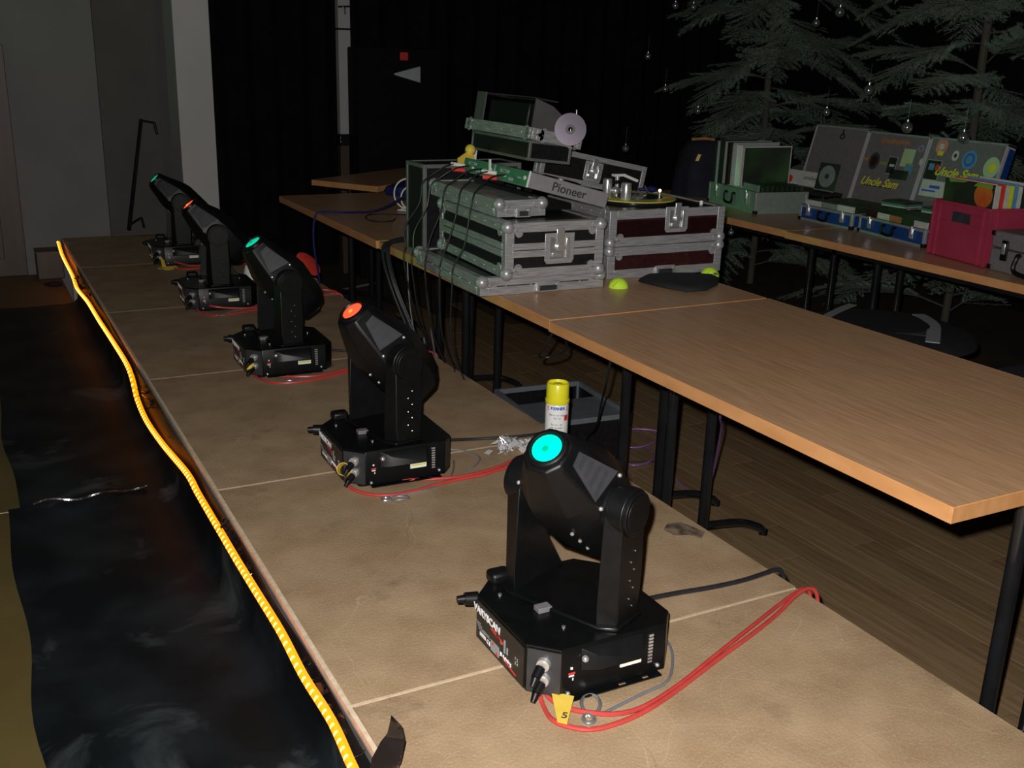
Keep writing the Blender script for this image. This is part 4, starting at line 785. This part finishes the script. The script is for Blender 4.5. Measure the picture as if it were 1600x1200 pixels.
# ------------------------------------------------------------------ right-hand table: record cases, crate
def record_case(name, label, loc, rot, dims, panel, lh=.0, cards=True, nh=1):
    w, d, h = dims; t = thing(name, label, 'record case', loc, rot, 'open record cases on the right table')
    obj('case_body', MB().box(.002, .002, 0, w - .002, .014, h).box(.002, d - .014, 0, w - .002, d - .002, h).box(.002, .014, 0, .014, d - .014, h).box(w - .014, .014, 0, w - .002, d - .014, h).box(.002, .002, 0, w - .002, d - .002, .008), panel, t)
    for x in (0, w - .014):
        for y in (0, d - .014): obj('corner_rail', MB().box(x, y, 0, x + .014, y + .014, h), ALU, t, bevel=.001)
    for z in (0, h - .011):
        obj('edge_rail', MB().box(-.001, .014, z, .012, d - .014, z + .011), PGREEN, t); obj('edge_rail', MB().box(w - .012, .014, z, w + .001, d - .014, z + .011), PGREEN, t)
        obj('edge_rail', MB().box(.014, -.001, z, w - .014, .012, z + .011), PGREEN, t); obj('edge_rail', MB().box(.014, d - .012, z, w - .014, d + .001, z + .011), PGREEN, t)
    for x in (.006, w - .006):
        for y in (.006, d - .006): obj('rubber_corner', MB().box(x - .010, y - .010, 0, x + .010, y + .010, .016), BPLAST, t, bevel=.003)
    hn = obj('carry_handle', MB().tube([(-.002, d * .42, h * .72), (-.016, d * .42, h * .70), (-.018, d * .43, h * .3), (-.018, d * .57, h * .3), (-.016, d * .58, h * .70), (-.002, d * .58, h * .72)], .0065, sub=3), BPLAST, t)
    for y in (d * .18, d * .82):
        l = obj('latch', MB().box(-.006, y - .012, h * .35, -.001, y + .012, h * .92), CHROME, t, bevel=.001); obj('latch_hook', MB().box(-.010, y - .007, h * .62, -.005, y + .007, h + .004), CHROME, l, bevel=.001)
    return t
def cards(t, w, d, z0, z1, n, ms, label=None, x0=.016):
    # rows of disc sleeves standing inside; the front row reads as separate pale blocks
    for k in range(n):
        y0 = .018 + (d - .036) * k / n; y1 = .018 + (d - .036) * (k + 1) / n - .004
        o = obj('sleeve_block', MB().box(x0, y0, .009, x0 + .012, y1, z1 - random.uniform(0, .004)), ms[k % len(ms)], t)
    for k in range(9):
        x = x0 + .02 + (w - .05) * k / 9
        obj('sleeve_row', MB().box(x, .018, .009, x + .018, d - .018, z1 - random.uniform(.002, .010)), SLEEVED, t)
t = record_case('record_case', 'green-lit silver record case at the far end of the right table', (3.003, 2.566, T0), (0, 0, R(-10)), (.30, .49, .107), PGREEN); cards(t, .30, .49, .1, .139, 3, (PGREEN, PAPER))
t = record_case('record_case', 'blue record case in the middle of the right table, further from the red crate', (3.112, 2.024, T0), (0, 0, R(-1)), (.33, .352, .073), PBLUE); cards(t, .33, .352, .07, .101, 3, (PAPER, PGREEN))
t = record_case('record_case', 'blue record case next to the red crate', (3.052, 1.556, T0), (0, 0, R(-9)), (.33, .442, .075), PBLUE); cards(t, .33, .442, .07, .104, 5, (PAPER, SLEEVED, INKO, PAPER, PMAROON))
# lids leaning behind, built in their own plane: local x runs toward the camera side (-y), local z up
def lid(y1, y0, zt, label, xb=3.50, lean=.26):
    wdt = y1 - y0; hgt = (zt - T0) / math.cos(math.atan(lean)) 
    t = thing('case_lid', label, 'case lid', (xb - .02, y1, T0), (0, 0, R(-90)), 'open grey lids behind the record cases')
    K = Matrix.Rotation(-math.atan(lean), 4, 'X')      # lean back
    obj('lid_panel', MB(K).box(.006, .0, .004, wdt - .006, .05, hgt - .004), PGREY, t)
    for bx in ((0, -.003, 0, .008, .052, hgt), (wdt - .008, -.003, 0, wdt, .052, hgt)): obj('side_rail', MB(K).box(*bx), WHITECOL, t)
    obj('top_rail', MB(K).box(0, -.003, hgt - .008, wdt, .052, hgt + .002), PGREEN, t); obj('top_rail', MB(K).box(.008, -.003, 0, wdt - .008, .052, .008), PGREEN, t)
    return t, K, wdt, hgt
def sticker(t, K, W_, H_, u, v_, su, sv, m, shape='r', name='sticker', off=.0, label=None):
    cx = u * W_; cz = H_ * v_; y = -.0012 - off
    if shape == 'r': mb = MB(K).box(cx - su / 2, y, cz - sv / 2, cx + su / 2, y + .001, cz + sv / 2)
    else: mb = MB(K).loft([[(cx + su / 2 * math.cos(a), yy, cz + sv / 2 * math.sin(a)) for a in [2 * math.pi * i / 20 for i in range(20)]] for yy in (y + .001, y)])
    return obj(name, mb, m, t, label=label)
def ltext(t, K, W_, H_, u, v_, s, size, m, rot=0, bold=.0004, off=0):
    o = text(t, 'lettering', s, size, m, (0, 0, 0), (1, 0, 0), (0, 0, 1), bold=bold, shear=.45 if s[0] == 'U' else 0)
    o.data.transform(K @ Matrix.Translation((u * W_, -.0022 - off, v_ * H_)) @ Matrix.Rotation(rot, 4, 'Y')); return o
t, K, W_, H_ = lid(2.812, 2.44, .755, 'plain grey case lid with a hook, leftmost of the three behind the blue cases')
h0 = .33
def VV(f): return h0 + (1 - h0) * f        # visible fraction of the lid above the cases
obj('lid_hook', MB(K).tube([(W_ * .55, -.006, H_ * .97), (W_ * .56, -.006, H_ * .92), (W_ * .56 + .015, -.006, H_ * .89), (W_ * .56, -.006, H_ * .86), (W_ * .56 - .015, -.006, H_ * .88), (W_ * .55, -.006, H_ * .92)], .003, sub=4), BPLAST, t)
t, K, W_, H_ = lid(2.435, 2.055, .748, 'grey case lid with yellow lettering and a round dark sticker, middle of the three')
for q in range(11): obj('brown_mark', MB(K @ Matrix.Translation(((.27 + .042 * q) * W_, -.0022, VV(.86) * H_)) @ Matrix.Rotation(.5 * math.sin(q * 2.3), 4, 'Y')).box(-.006, 0, -.013 + .004 * (q % 3), .004 + .002 * (q % 2), .001, .013), INKO, t)
sticker(t, K, W_, H_, .215, VV(.5), .065, .085, INK, 'c'); sticker(t, K, W_, H_, .215, VV(.5), .04, .05, PMAROON, 'c', off=.001)
sticker(t, K, W_, H_, .05, VV(.52), .05, .016, INKO); sticker(t, K, W_, H_, .38, VV(.48), .04, .014, LIME)
a = sticker(t, K, W_, H_, .52, VV(.46), .055, .085, DIMW); sticker(t, K, W_, H_, .52, VV(.46), .050, .078, SLEEVED, off=.001); sticker(t, K, W_, H_, .53, VV(.46), .03, .012, PAPER, off=.002)
sticker(t, K, W_, H_, .74, VV(.62), .07, .085, PALEG); sticker(t, K, W_, H_, .80, VV(.44), .045, .05, CYAN); sticker(t, K, W_, H_, .68, VV(.32), .11, .045, SLEEVED, off=.001)
sticker(t, K, W_, H_, .9, VV(.80), .034, .034, CYAN, 'c'); sticker(t, K, W_, H_, .9, VV(.80), .018, .018, REDP, 'c', off=.001)
sticker(t, K, W_, H_, .97, VV(.58), .026, .035, PAPER, 'c')
ltext(t, K, W_, H_, .40, VV(.14), 'Uncle Sam', .055, INKY, rot=R(0), bold=.0012); sticker(t, K, W_, H_, .40, VV(.075), .17, .006, INK)
t, K, W_, H_ = lid(2.05, 1.635, .750, 'grey case lid with pink, blue and green round stickers, rightmost of the three')
sticker(t, K, W_, H_, .17, VV(.86), .065, .075, PINK, 'c'); sticker(t, K, W_, H_, .17, VV(.86), .028, .03, PAPER, 'c', off=.001); sticker(t, K, W_, H_, .18, VV(.75), .03, .02, INKY, off=.001)
sticker(t, K, W_, H_, .385, VV(.74), .036, .048, PAPER, 'c'); sticker(t, K, W_, H_, .385, VV(.74), .016, .02, INK, 'c', off=.001)
sticker(t, K, W_, H_, .58, VV(.70), .078, .085, CYAN, 'c'); sticker(t, K, W_, H_, .58, VV(.70), .055, .062, INKB, 'c', off=.001); sticker(t, K, W_, H_, .58, VV(.70), .035, .04, CYAN, 'c', off=.002)
sticker(t, K, W_, H_, .88, VV(.62), .08, .095, PALEG, 'c'); sticker(t, K, W_, H_, .89, VV(.62), .035, .04, INKY, 'c', off=.001)
sticker(t, K, W_, H_, .14, VV(.47), .085, .095, DIMW); sticker(t, K, W_, H_, .14, VV(.47), .078, .088, SLEEVED, off=.001); sticker(t, K, W_, H_, .20, VV(.52), .022, .03, REDP, 'c', off=.002); sticker(t, K, W_, H_, .12, VV(.52), .03, .03, CYAN, off=.002)
ltext(t, K, W_, H_, .46, VV(.46), 'Uncle Sam', .055, INKY, bold=.0014)
wp = sticker(t, K, W_, H_, .24, VV(.17), .15, .075, PAPER, name='paper_note', off=.001); sticker(t, K, W_, H_, .25, VV(.2), .06, .014, INKB, off=.003); sticker(t, K, W_, H_, .18, VV(.13), .08, .008, INKB, off=.003)
obj('blue_side', MB(K).box(W_ + .001, .01, .0, W_ + .004, .05, H_ * .96), PBLUE, t)
# small cards and a disc in a black sleeve at the foot of the plain lid
t = thing('jewel_case', 'compact disc in a black square sleeve leaning on the plain grey lid', 'disc case', (3.43, 2.56, .450), (0, R(12), 0))
obj('sleeve', MB().box(0, -.075, 0, .006, .06, .135), SLEEVED, t); obj('disc', MB().loft([[(x, -.008 + .055 * math.cos(a), .068 + .055 * math.sin(a)) for a in [2 * math.pi * i / 28 for i in range(28)]] for x in (-.001, .002)]), PGREEN, t)
obj('disc_hub', MB().cyl((-.002, -.008, .068), (.001, -.008, .068), .014), INK, t); obj('ledge', MB().box(-.03, -.08, -.008, .0, .035, -.002), ZINC, t)
t = thing('black_box', 'low black box at the foot of the plain grey lid', 'box', (3.345, 2.46, T0))
obj('box_body', MB().box(0, 0, 0, .125, .40, .098), BPLAST, t, bevel=.004); obj('box_lid', MB().box(-.003, -.003, .085, .128, .403, .1), BFAB, t, bevel=.003)
t = thing('white_card', 'white lettered card leaning at the left foot of the plain grey lid', 'card', (3.44, 2.72, .452), (0, R(12), 0))
obj('card_sheet', MB().box(0, -.12, 0, .003, .12, .075), PAPER, t); text(t, 'lettering', 'ortofon', .03, INK, (-.0008, -.045, .042), (0, -1, 0), (0, 0, 1))
obj('dot', MB().cyl((-.003, .10, .025), (.0, .10, .025), .02), REDP, t)
for k, (y, lb) in enumerate(((1.90, 'stack of flat disc cases on the blue case near the crate, larger'), (1.70, 'small pile of flat disc cases right beside the crate'))):
    t = thing('disc_case_stack', lb, 'disc cases', (3.30, y, T0 + .106), (0, 0, R(4)))
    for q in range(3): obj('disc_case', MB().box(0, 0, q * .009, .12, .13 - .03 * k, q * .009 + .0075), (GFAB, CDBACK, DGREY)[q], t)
# sleeves standing in the far case
t = thing('record_sleeve', 'black record sleeve in pale frame standing in the green-lit case', 'record sleeve', (3.03, 2.72, .462), (0, 0, R(-2)))
obj('sleeve_face', MB().box(.006, 0, 0, .30, .010, .188), SLEEVED, t); obj('sleeve_edge', MB().box(0, -.001, 0, .006, .014, .192).box(.306 - .006, -.001, 0, .306, .012, .190).box(0, -.001, .188, .306, .012, .194), PAPER, t)
obj('sleeve_spine', MB().box(-.016, .0, 0, -.008, .05, .20), WHITEC, t)
mm = (DIMW, SLEEVED, PMAROON, DIMW, SLEEVED, SLEEVED, DIMW, SLEEVED)
for k in range(8):
    tag(obj('record_sleeve', MB().box(0, 0, 0, .30 - .03 * (k % 3), .004, .21), mm[k]), ('first', 'second', 'third', 'fourth', 'fifth', 'sixth', 'seventh', 'farthest')[k] + (' pale', ' dark', ' maroon', ' pale', ' dark', ' dark', ' pale', ' dark')[k] + ' sleeve standing behind the black framed one in the green-lit case', 'record sleeve', 'record sleeves behind the black framed one').location = (2.99, 2.755 + .02 * k, .462 + .002 * (k % 2))
# red crate
t = thing('plastic_crate', 'pink-red plastic crate holding records on the right table', 'crate', (2.919, 1.158, T0), (0, 0, R(-10)))
w, d, h = .42, .305, .222
cr = MB()
cr.box(.004, .0, 0, w - .004, .005, h - .0); cr.box(.004, d - .005, 0, w - .004, d, h); cr.box(w - .005, 0, 0, w, d, h)
cr.box(0, 0, 0, .005, d, h - .075).box(0, 0, h - .035, .005, d, h).box(0, 0, h - .076, .005, .10, h - .034).box(0, .205, h - .076, .005, d, h - .034).box(0, 0, 0, w, d, .006)
obj('crate_wall', cr, CRATE, t)
obj('rim', MB().box(-.006, -.006, h - .012, w + .006, .004, h).box(-.006, d - .004, h - .012, w + .006, d + .006, h).box(-.006, .004, h - .012, .004, d - .004, h).box(w - .004, .004, h - .012, w + .006, d - .004, h), CRATE, t, bevel=.0015)
for y in (-.006, .028, d - .034, d - .0): obj('rib', MB().box(-.007, y, .004, .0, y + .006, h - .012), CRATE, t)
for x in (.0, .035, .2, w - .006): obj('rib', MB().box(x, -.007, .004, x + .006, 0, h - .012), CRATE, t)
obj('hand_hole', MB().box(.002, .098, h - .078, .0045, .207, h - .032), INK, t)
obj('grey_label', MB().box(.20, -.0015, .10, .26, .0, .16), PAPER, t)
sl = thing('record_sleeve', 'dark sleeve with an orange fruit at the front of the crate records', 'record sleeve', (2.938, 1.156, T0 + .0068), (0, 0, R(-10)))
obj('sleeve_card', MB().box(0, .015, 0, .004, .290, .302), SLEEVED, sl); obj('orange_print', MB().loft([[(x, .072 + .048 * math.cos(a), .255 + .046 * math.sin(a)) for a in [2 * math.pi * i / 24 for i in range(24)]] for x in (-.0006, .001)]), ORANGE, sl)
obj('green_print', MB().prism([(.03, .285), (.13, .285), (.11, .30), (.03, .30)], -.0010, .001, 'x'), LIME, sl); obj('green_print', MB().prism([(.18, .292), (.26, .286), (.27, .299), (.16, .30)], -.0010, .001, 'x'), LIME, sl)
obj('sleeve_edge', MB().box(-.0008, .0125, .0, .0045, .0155, .303).box(-.0008, .0125, .301, .0045, .291, .3045), PAPER, sl)
mm = (PAPER, REDP, PAPER, INKY, CYAN, PAPER, SLEEVED, PAPER, PMAROON, PAPER)
for k in range(10):
    tag(obj('record_sleeve', MB(Matrix.Rotation(R(-10), 4, 'Z')).box(0, .012, 0, .0035, .288, .298 + .006 * math.sin(k * 2)), mm[k]), ('first', 'second', 'third', 'fourth', 'fifth', 'sixth', 'seventh', 'eighth', 'ninth', 'last')[k] + (' pale', ' red', ' pale', ' yellow', ' blue', ' pale', ' dark', ' pale', ' maroon', ' pale')[k] + ' record sleeve behind the orange fruit sleeve in the crate', 'record sleeve', 'record sleeves in the red crate').location = (2.956 + .02 * k, 1.152 - .0035 * k, T0 + .0068)
# grey case at the frame edge
t = thing('grey_case', 'scuffed grey case with chrome latch and black handle at the right frame edge', 'case', (2.868, .735, T0), (0, 0, R(-7)))
obj('lower_shell', MB().box(0, 0, 0, .34, .40, .085), PGREY, t, bevel=.006); obj('upper_shell', MB().box(0.0, 0, .088, .34, .40, .150), PGREY, t, bevel=.006)
obj('latch', MB().box(-.008, .315, .045, 0, .345, .12), BPLAST, t, bevel=.003); obj('latch_hook', MB().box(-.013, .322, .07, -.007, .338, .11), CHROME, t, bevel=.002)
obj('carry_handle', MB().tube([(-.002, .26, .075), (-.018, .255, .07), (-.024, .25, .018), (-.024, .13, .018), (-.018, .125, .07), (-.002, .12, .075)], .009, sub=4), BPLAST, t)
for z in (.004, .13): obj('corner_cap', MB().box(-.004, .385, z, .02, .404, z + .018), BPLAST, t, bevel=.003)
# jacket at the far end of the table
def blob(name, c, rad, m, label, cat, seed, rough=.12, flat=0, n=28, k=14):
    rnd = random.Random(seed); ph = [rnd.uniform(0, 6) for _ in range(6)]; rings = []
    for j in range(k + 1):
        t_ = j / k; a2 = math.pi / 2 * t_; rr = math.cos(a2) ** .55 if t_ < 1 else .02; zz = math.sin(a2)
        rings.append([(c[0] + rad[0] * rr * math.cos(a) * (1 + rough * math.sin(3 * a + ph[0] + 2 * t_) + rough * .6 * math.sin(7 * a + ph[1] - 3 * t_)),
                       c[1] + rad[1] * rr * math.sin(a) * (1 + rough * math.sin(2 * a + ph[2] + t_) + rough * .6 * math.sin(6 * a + ph[3] + 4 * t_)),
                       c[2] + rad[2] * zz * (1 + rough * .5 * math.sin(4 * a + ph[4]) * (1 - t_))) for a in [2 * math.pi * i / n for i in range(n)]])
    return tag(obj(name, MB().loft(rings), m, ang=80), label, cat)
blob('jacket', (3.24, 3.30, T0), (.18, .15, .31), NAVY, 'dark navy jacket heaped at the far end of the right table', 'jacket', 4, .08)
tag(obj('jacket_tag', MB().quad((3.085, 3.18, .54), (3.10, 3.17, .54), (3.115, 3.17, .575), (3.10, 3.18, .575), .002), YELLOW), 'small yellow tag on the navy jacket', 'tag')
tag(obj('orange_ribbon', MB().tube([(3.12, 3.27, .648), (3.17, 3.22, .655), (3.22, 3.2, .650)], .008), INKO), 'dull orange ribbon on top of the navy jacket', 'ribbon')
tag(obj('blue_clip', MB().sph((0, 0, .012), .02, sz=.6).cyl((0, 0, .01), (-.05, .02, .01), .006), BLUEC), 'small blue clip behind the turntable', 'clip').location = (1.875, 1.86, .5735)

# ------------------------------------------------------------------ chairs, bag and coats between the tables
def chair(label, x, y, rz):
    t = thing('stool', label, 'stool', (x, y, ZF), (0, 0, rz), 'stools between the tables')
    obj('seat', MB().box(-.2, -.2, .43, .2, .2, .455), BFAB, t, bevel=.01)
    for sx in (-1, 1):
        obj('leg', MB().tube([(sx * .08, -.08, 0), (sx * .10, -.12, .44), (sx * .21, .0, .452)], .010, sub=4), BSTEEL, t)
        obj('leg', MB().tube([(sx * .08, .08, 0), (sx * .10, .12, .44), (sx * .21, .05, .452)], .010, sub=4), BSTEEL, t)
    obj('cross_rail', MB().cyl((-.21, -.19, .40), (.21, -.19, .40), .009), CHROME, t)
    return t
chair('black padded stool under the dark coat, behind the bare table', 2.66, .58, R(100))
chair('black padded stool carrying the big black bag', 2.64, 1.33, R(80))
t = thing('backpack', 'big round black bag with pale reflective curved stripes on a low seat', 'bag', (0, 0, 0))
c = (2.66, 1.34, .058); rings = []
for j in range(9):
    a2 = math.pi / 2 * j / 8; rr = max(math.cos(a2) ** .5, .03); rings.append([(c[0] + .33 * rr * math.cos(a), c[1] + .34 * rr * math.sin(a), c[2] + .055 * math.sin(a2)) for a in [2 * math.pi * i / 32 for i in range(32)]])
obj('bag_body', MB().loft(rings), BFAB, t, ang=80)
def ribbon(pts, w, z):
    P = catmull([(x, y, z) for x, y in pts], 6); vs = []; fs = []
    for i, q in enumerate(P):
        d = (P[min(i + 1, len(P) - 1)] - P[max(i - 1, 0)]).normalized(); s_ = Vector((-d.y, d.x, 0)) * w / 2
        vs += [q - s_, q + s_, q + s_ + Vector((0, 0, .003)), q - s_ + Vector((0, 0, .003))]
    for i in range(len(P) - 1):
        a = i * 4; b = a + 4
        for k in range(4): fs.append((a + k, a + (k + 1) % 4, b + (k + 1) % 4, b + k))
    fs += [(3, 2, 1, 0), tuple(len(vs) - 4 + i for i in range(4))]
    return MB().add(vs, fs)
obj('reflective_stripe', ribbon([(2.44, 1.44), (2.50, 1.50), (2.594, 1.549), (2.68, 1.59), (2.76, 1.622)], .035, .1085), GFAB, t, label='pale grey curved stripe')
obj('reflective_stripe', ribbon([(2.885, 1.39), (2.86, 1.33), (2.80, 1.24), (2.70, 1.15), (2.58, 1.05)], .05, .1085), GFAB, t, label='pale grey curved stripe')
obj('slate_panel', ribbon([(2.78, 1.375), (2.70, 1.27), (2.60, 1.16)], .12, .108), BLFAB, t)
blob('coat', (2.62, .60, .058), (.22, .2, .06), NAVY, 'dark coat lying behind the bare table', 'coat', 9, .08)

# ------------------------------------------------------------------ fir trees and baubles
def fir(name, label, x, y, h, seed, nb, lmax, z0=-.32, drop=.25):
    rnd = random.Random(seed); t = thing('fir_tree', label, 'tree', (x, y, ZF), group='fir trees behind the right table')
    obj('trunk', MB().tube([(0, 0, 0), (.01, .0, h * .3), (-.01, .01, h * .7), (0, 0, h)], .022, n=10), BARK, t)
    for i in range(nb):
        f = (i + .5) / nb; zb = .10 + (h - .15) * f; az = i * 2.399 + rnd.uniform(-.6, .6); up = rnd.uniform(-.15, .65); Lb = lmax * (1 - .38 * f) * rnd.uniform(.75, 1.1)
        d = Vector((math.cos(az), math.sin(az), 0)); s_ = Vector((-d.y, d.x, 0))
        if d.x < -.2 and .62 < zb < 1.25: Lb *= .62
        if x + d.x * Lb > 5.3: Lb = (5.3 - x) / max(d.x, .01)
        P = [Vector((0, 0, zb)) + d * (Lb * q) + Vector((0, 0, Lb * (up * q - (.32 + drop) * q * q + .12 * q ** 3))) + s_ * (.05 * math.sin(3 * q + i)) for q in [k / 8 for k in range(9)]]
        br = obj('branch', MB().tube(P, .006, n=5, sub=1), BARK, t)
        PP = catmull(P, 4); mb = MB(); V = []; F = []
        def needles(a, b, dens, ln):
            n = max(2, int((b - a).length / dens)); dr = (b - a).normalized()
            for q in range(n):
                p = a.lerp(b, q / n)
                for r_ in range(3):
                    o = Vector((rnd.gauss(0, 1), rnd.gauss(0, 1), rnd.gauss(.15, .8))); o = (o - dr * o.dot(dr)).normalized()
                    e = (o * .75 + dr * .65) * ln * rnd.uniform(.75, 1.15); w = dr.cross(o).normalized() * .0014
                    k_ = len(V); V.extend((p - w, p + w, p + e)); F.append((k_, k_ + 1, k_ + 2))
        tw = MB()
        for k in range(4, len(PP)):
            f2 = k / len(PP)
            for sd in (-1, 1):
                ln = (.26 * math.sin(math.pi * min(1, .25 + f2 * .8)) + .04) * rnd.uniform(.6, 1.1); dr = (PP[k] - PP[k - 1]).normalized()
                e = PP[k] + (dr * .75 + s_ * sd * .7 + Vector((0, 0, rnd.uniform(-.28, .05)))).normalized() * ln
                needles(PP[k], e, .0085, .021); tw.cyl(PP[k], e, .0018, n=3, caps=False)
            if k % 2: needles(PP[k - 1], PP[k], .006, .022)
        me = bpy.data.meshes.new('needles'); me.from_pydata(V, [], F); me.materials.append(NEEDLE)
        o = bpy.data.objects.new('needles', me); COL.objects.link(o); o.parent = br; o['kind'] = 'stuff'
        obj('twig', tw, BARK, br, kind='stuff')
    return t
fir('fir_tree', 'left fir tree with silver baubles behind the record cases', 4.3, 4.04, 2.25, 3, 46, 1.1)
fir('fir_tree', 'right fir tree behind the grey stickered lids', 4.42, 2.50, 2.3, 8, 44, 1.05)
fir('fir_tree', 'farthest dim fir tree at the right edge of the frame', 4.8, 1.15, 2.2, 12, 24, .6)
B_ = [(1012, 87, 'on the far left branch tip, upper of two'), (1039, 138, 'left side of the left tree, mid height'), (1090, 172, 'below the left tree crown, above the jacket'), (1055, 8, 'at the top left of the left tree'), (1083, 10, 'beside the topmost left bauble'), (1275, 35, 'near the top between the two trees'), (1312, 18, 'largest at the top between the trees'),
      (1357, 140, 'hanging above the plain grey lid'), (1291, 174, 'small one left above the plain grey lid'), (1417, 198, 'hanging just above the middle lid'), (1505, 214, 'hanging just above the rightmost lid'), (977, 231, 'low at the far left, by the upright case lid')]
BP = [(4.0, 5.012, 1.08), (4.0, 4.774, .865), (4.0, 4.384, .738), (4.0, 4.723, 1.414), (4.0, 4.52, 1.401), (4.0, 3.346, 1.286), (4.0, 3.168, 1.341), (4.0, 2.882, .932), (4.0, 3.183, .799), (4.0, 2.581, .755), (4.0, 2.217, .73), (4.0, 5.228, .415), (2.72, 2.39, .292)]
camp = Vector((-.4813, -1.4557, 1.059)); fs_ = (.85, .85, .85, .85, .85, .9, .92, .9, .88, .88, .88, .74, 1)
for k, p in enumerate(BP):
    q = camp.lerp(Vector(p), fs_[k]); r = .026 if k in (6, 9, 10, 7) else .02
    if k == 12: r = .014
    t = thing('bauble', 'silver bauble ' + (B_[k][2] if k < 12 else 'hanging below the edge of the right table'), 'bauble', q, group='silver baubles')
    obj('ball', MB().sph((0, 0, 0), r, 20, 14), BAUB, t); obj('cap', MB().cyl((0, 0, r * .95), (0, 0, r * 1.35), r * .22), CHROME, t)
    obj('thread', MB().cyl((0, 0, r * 1.3), (.004, .002, r + (.10 if k < 12 else .03)), .0006, n=5), ZINC, t)
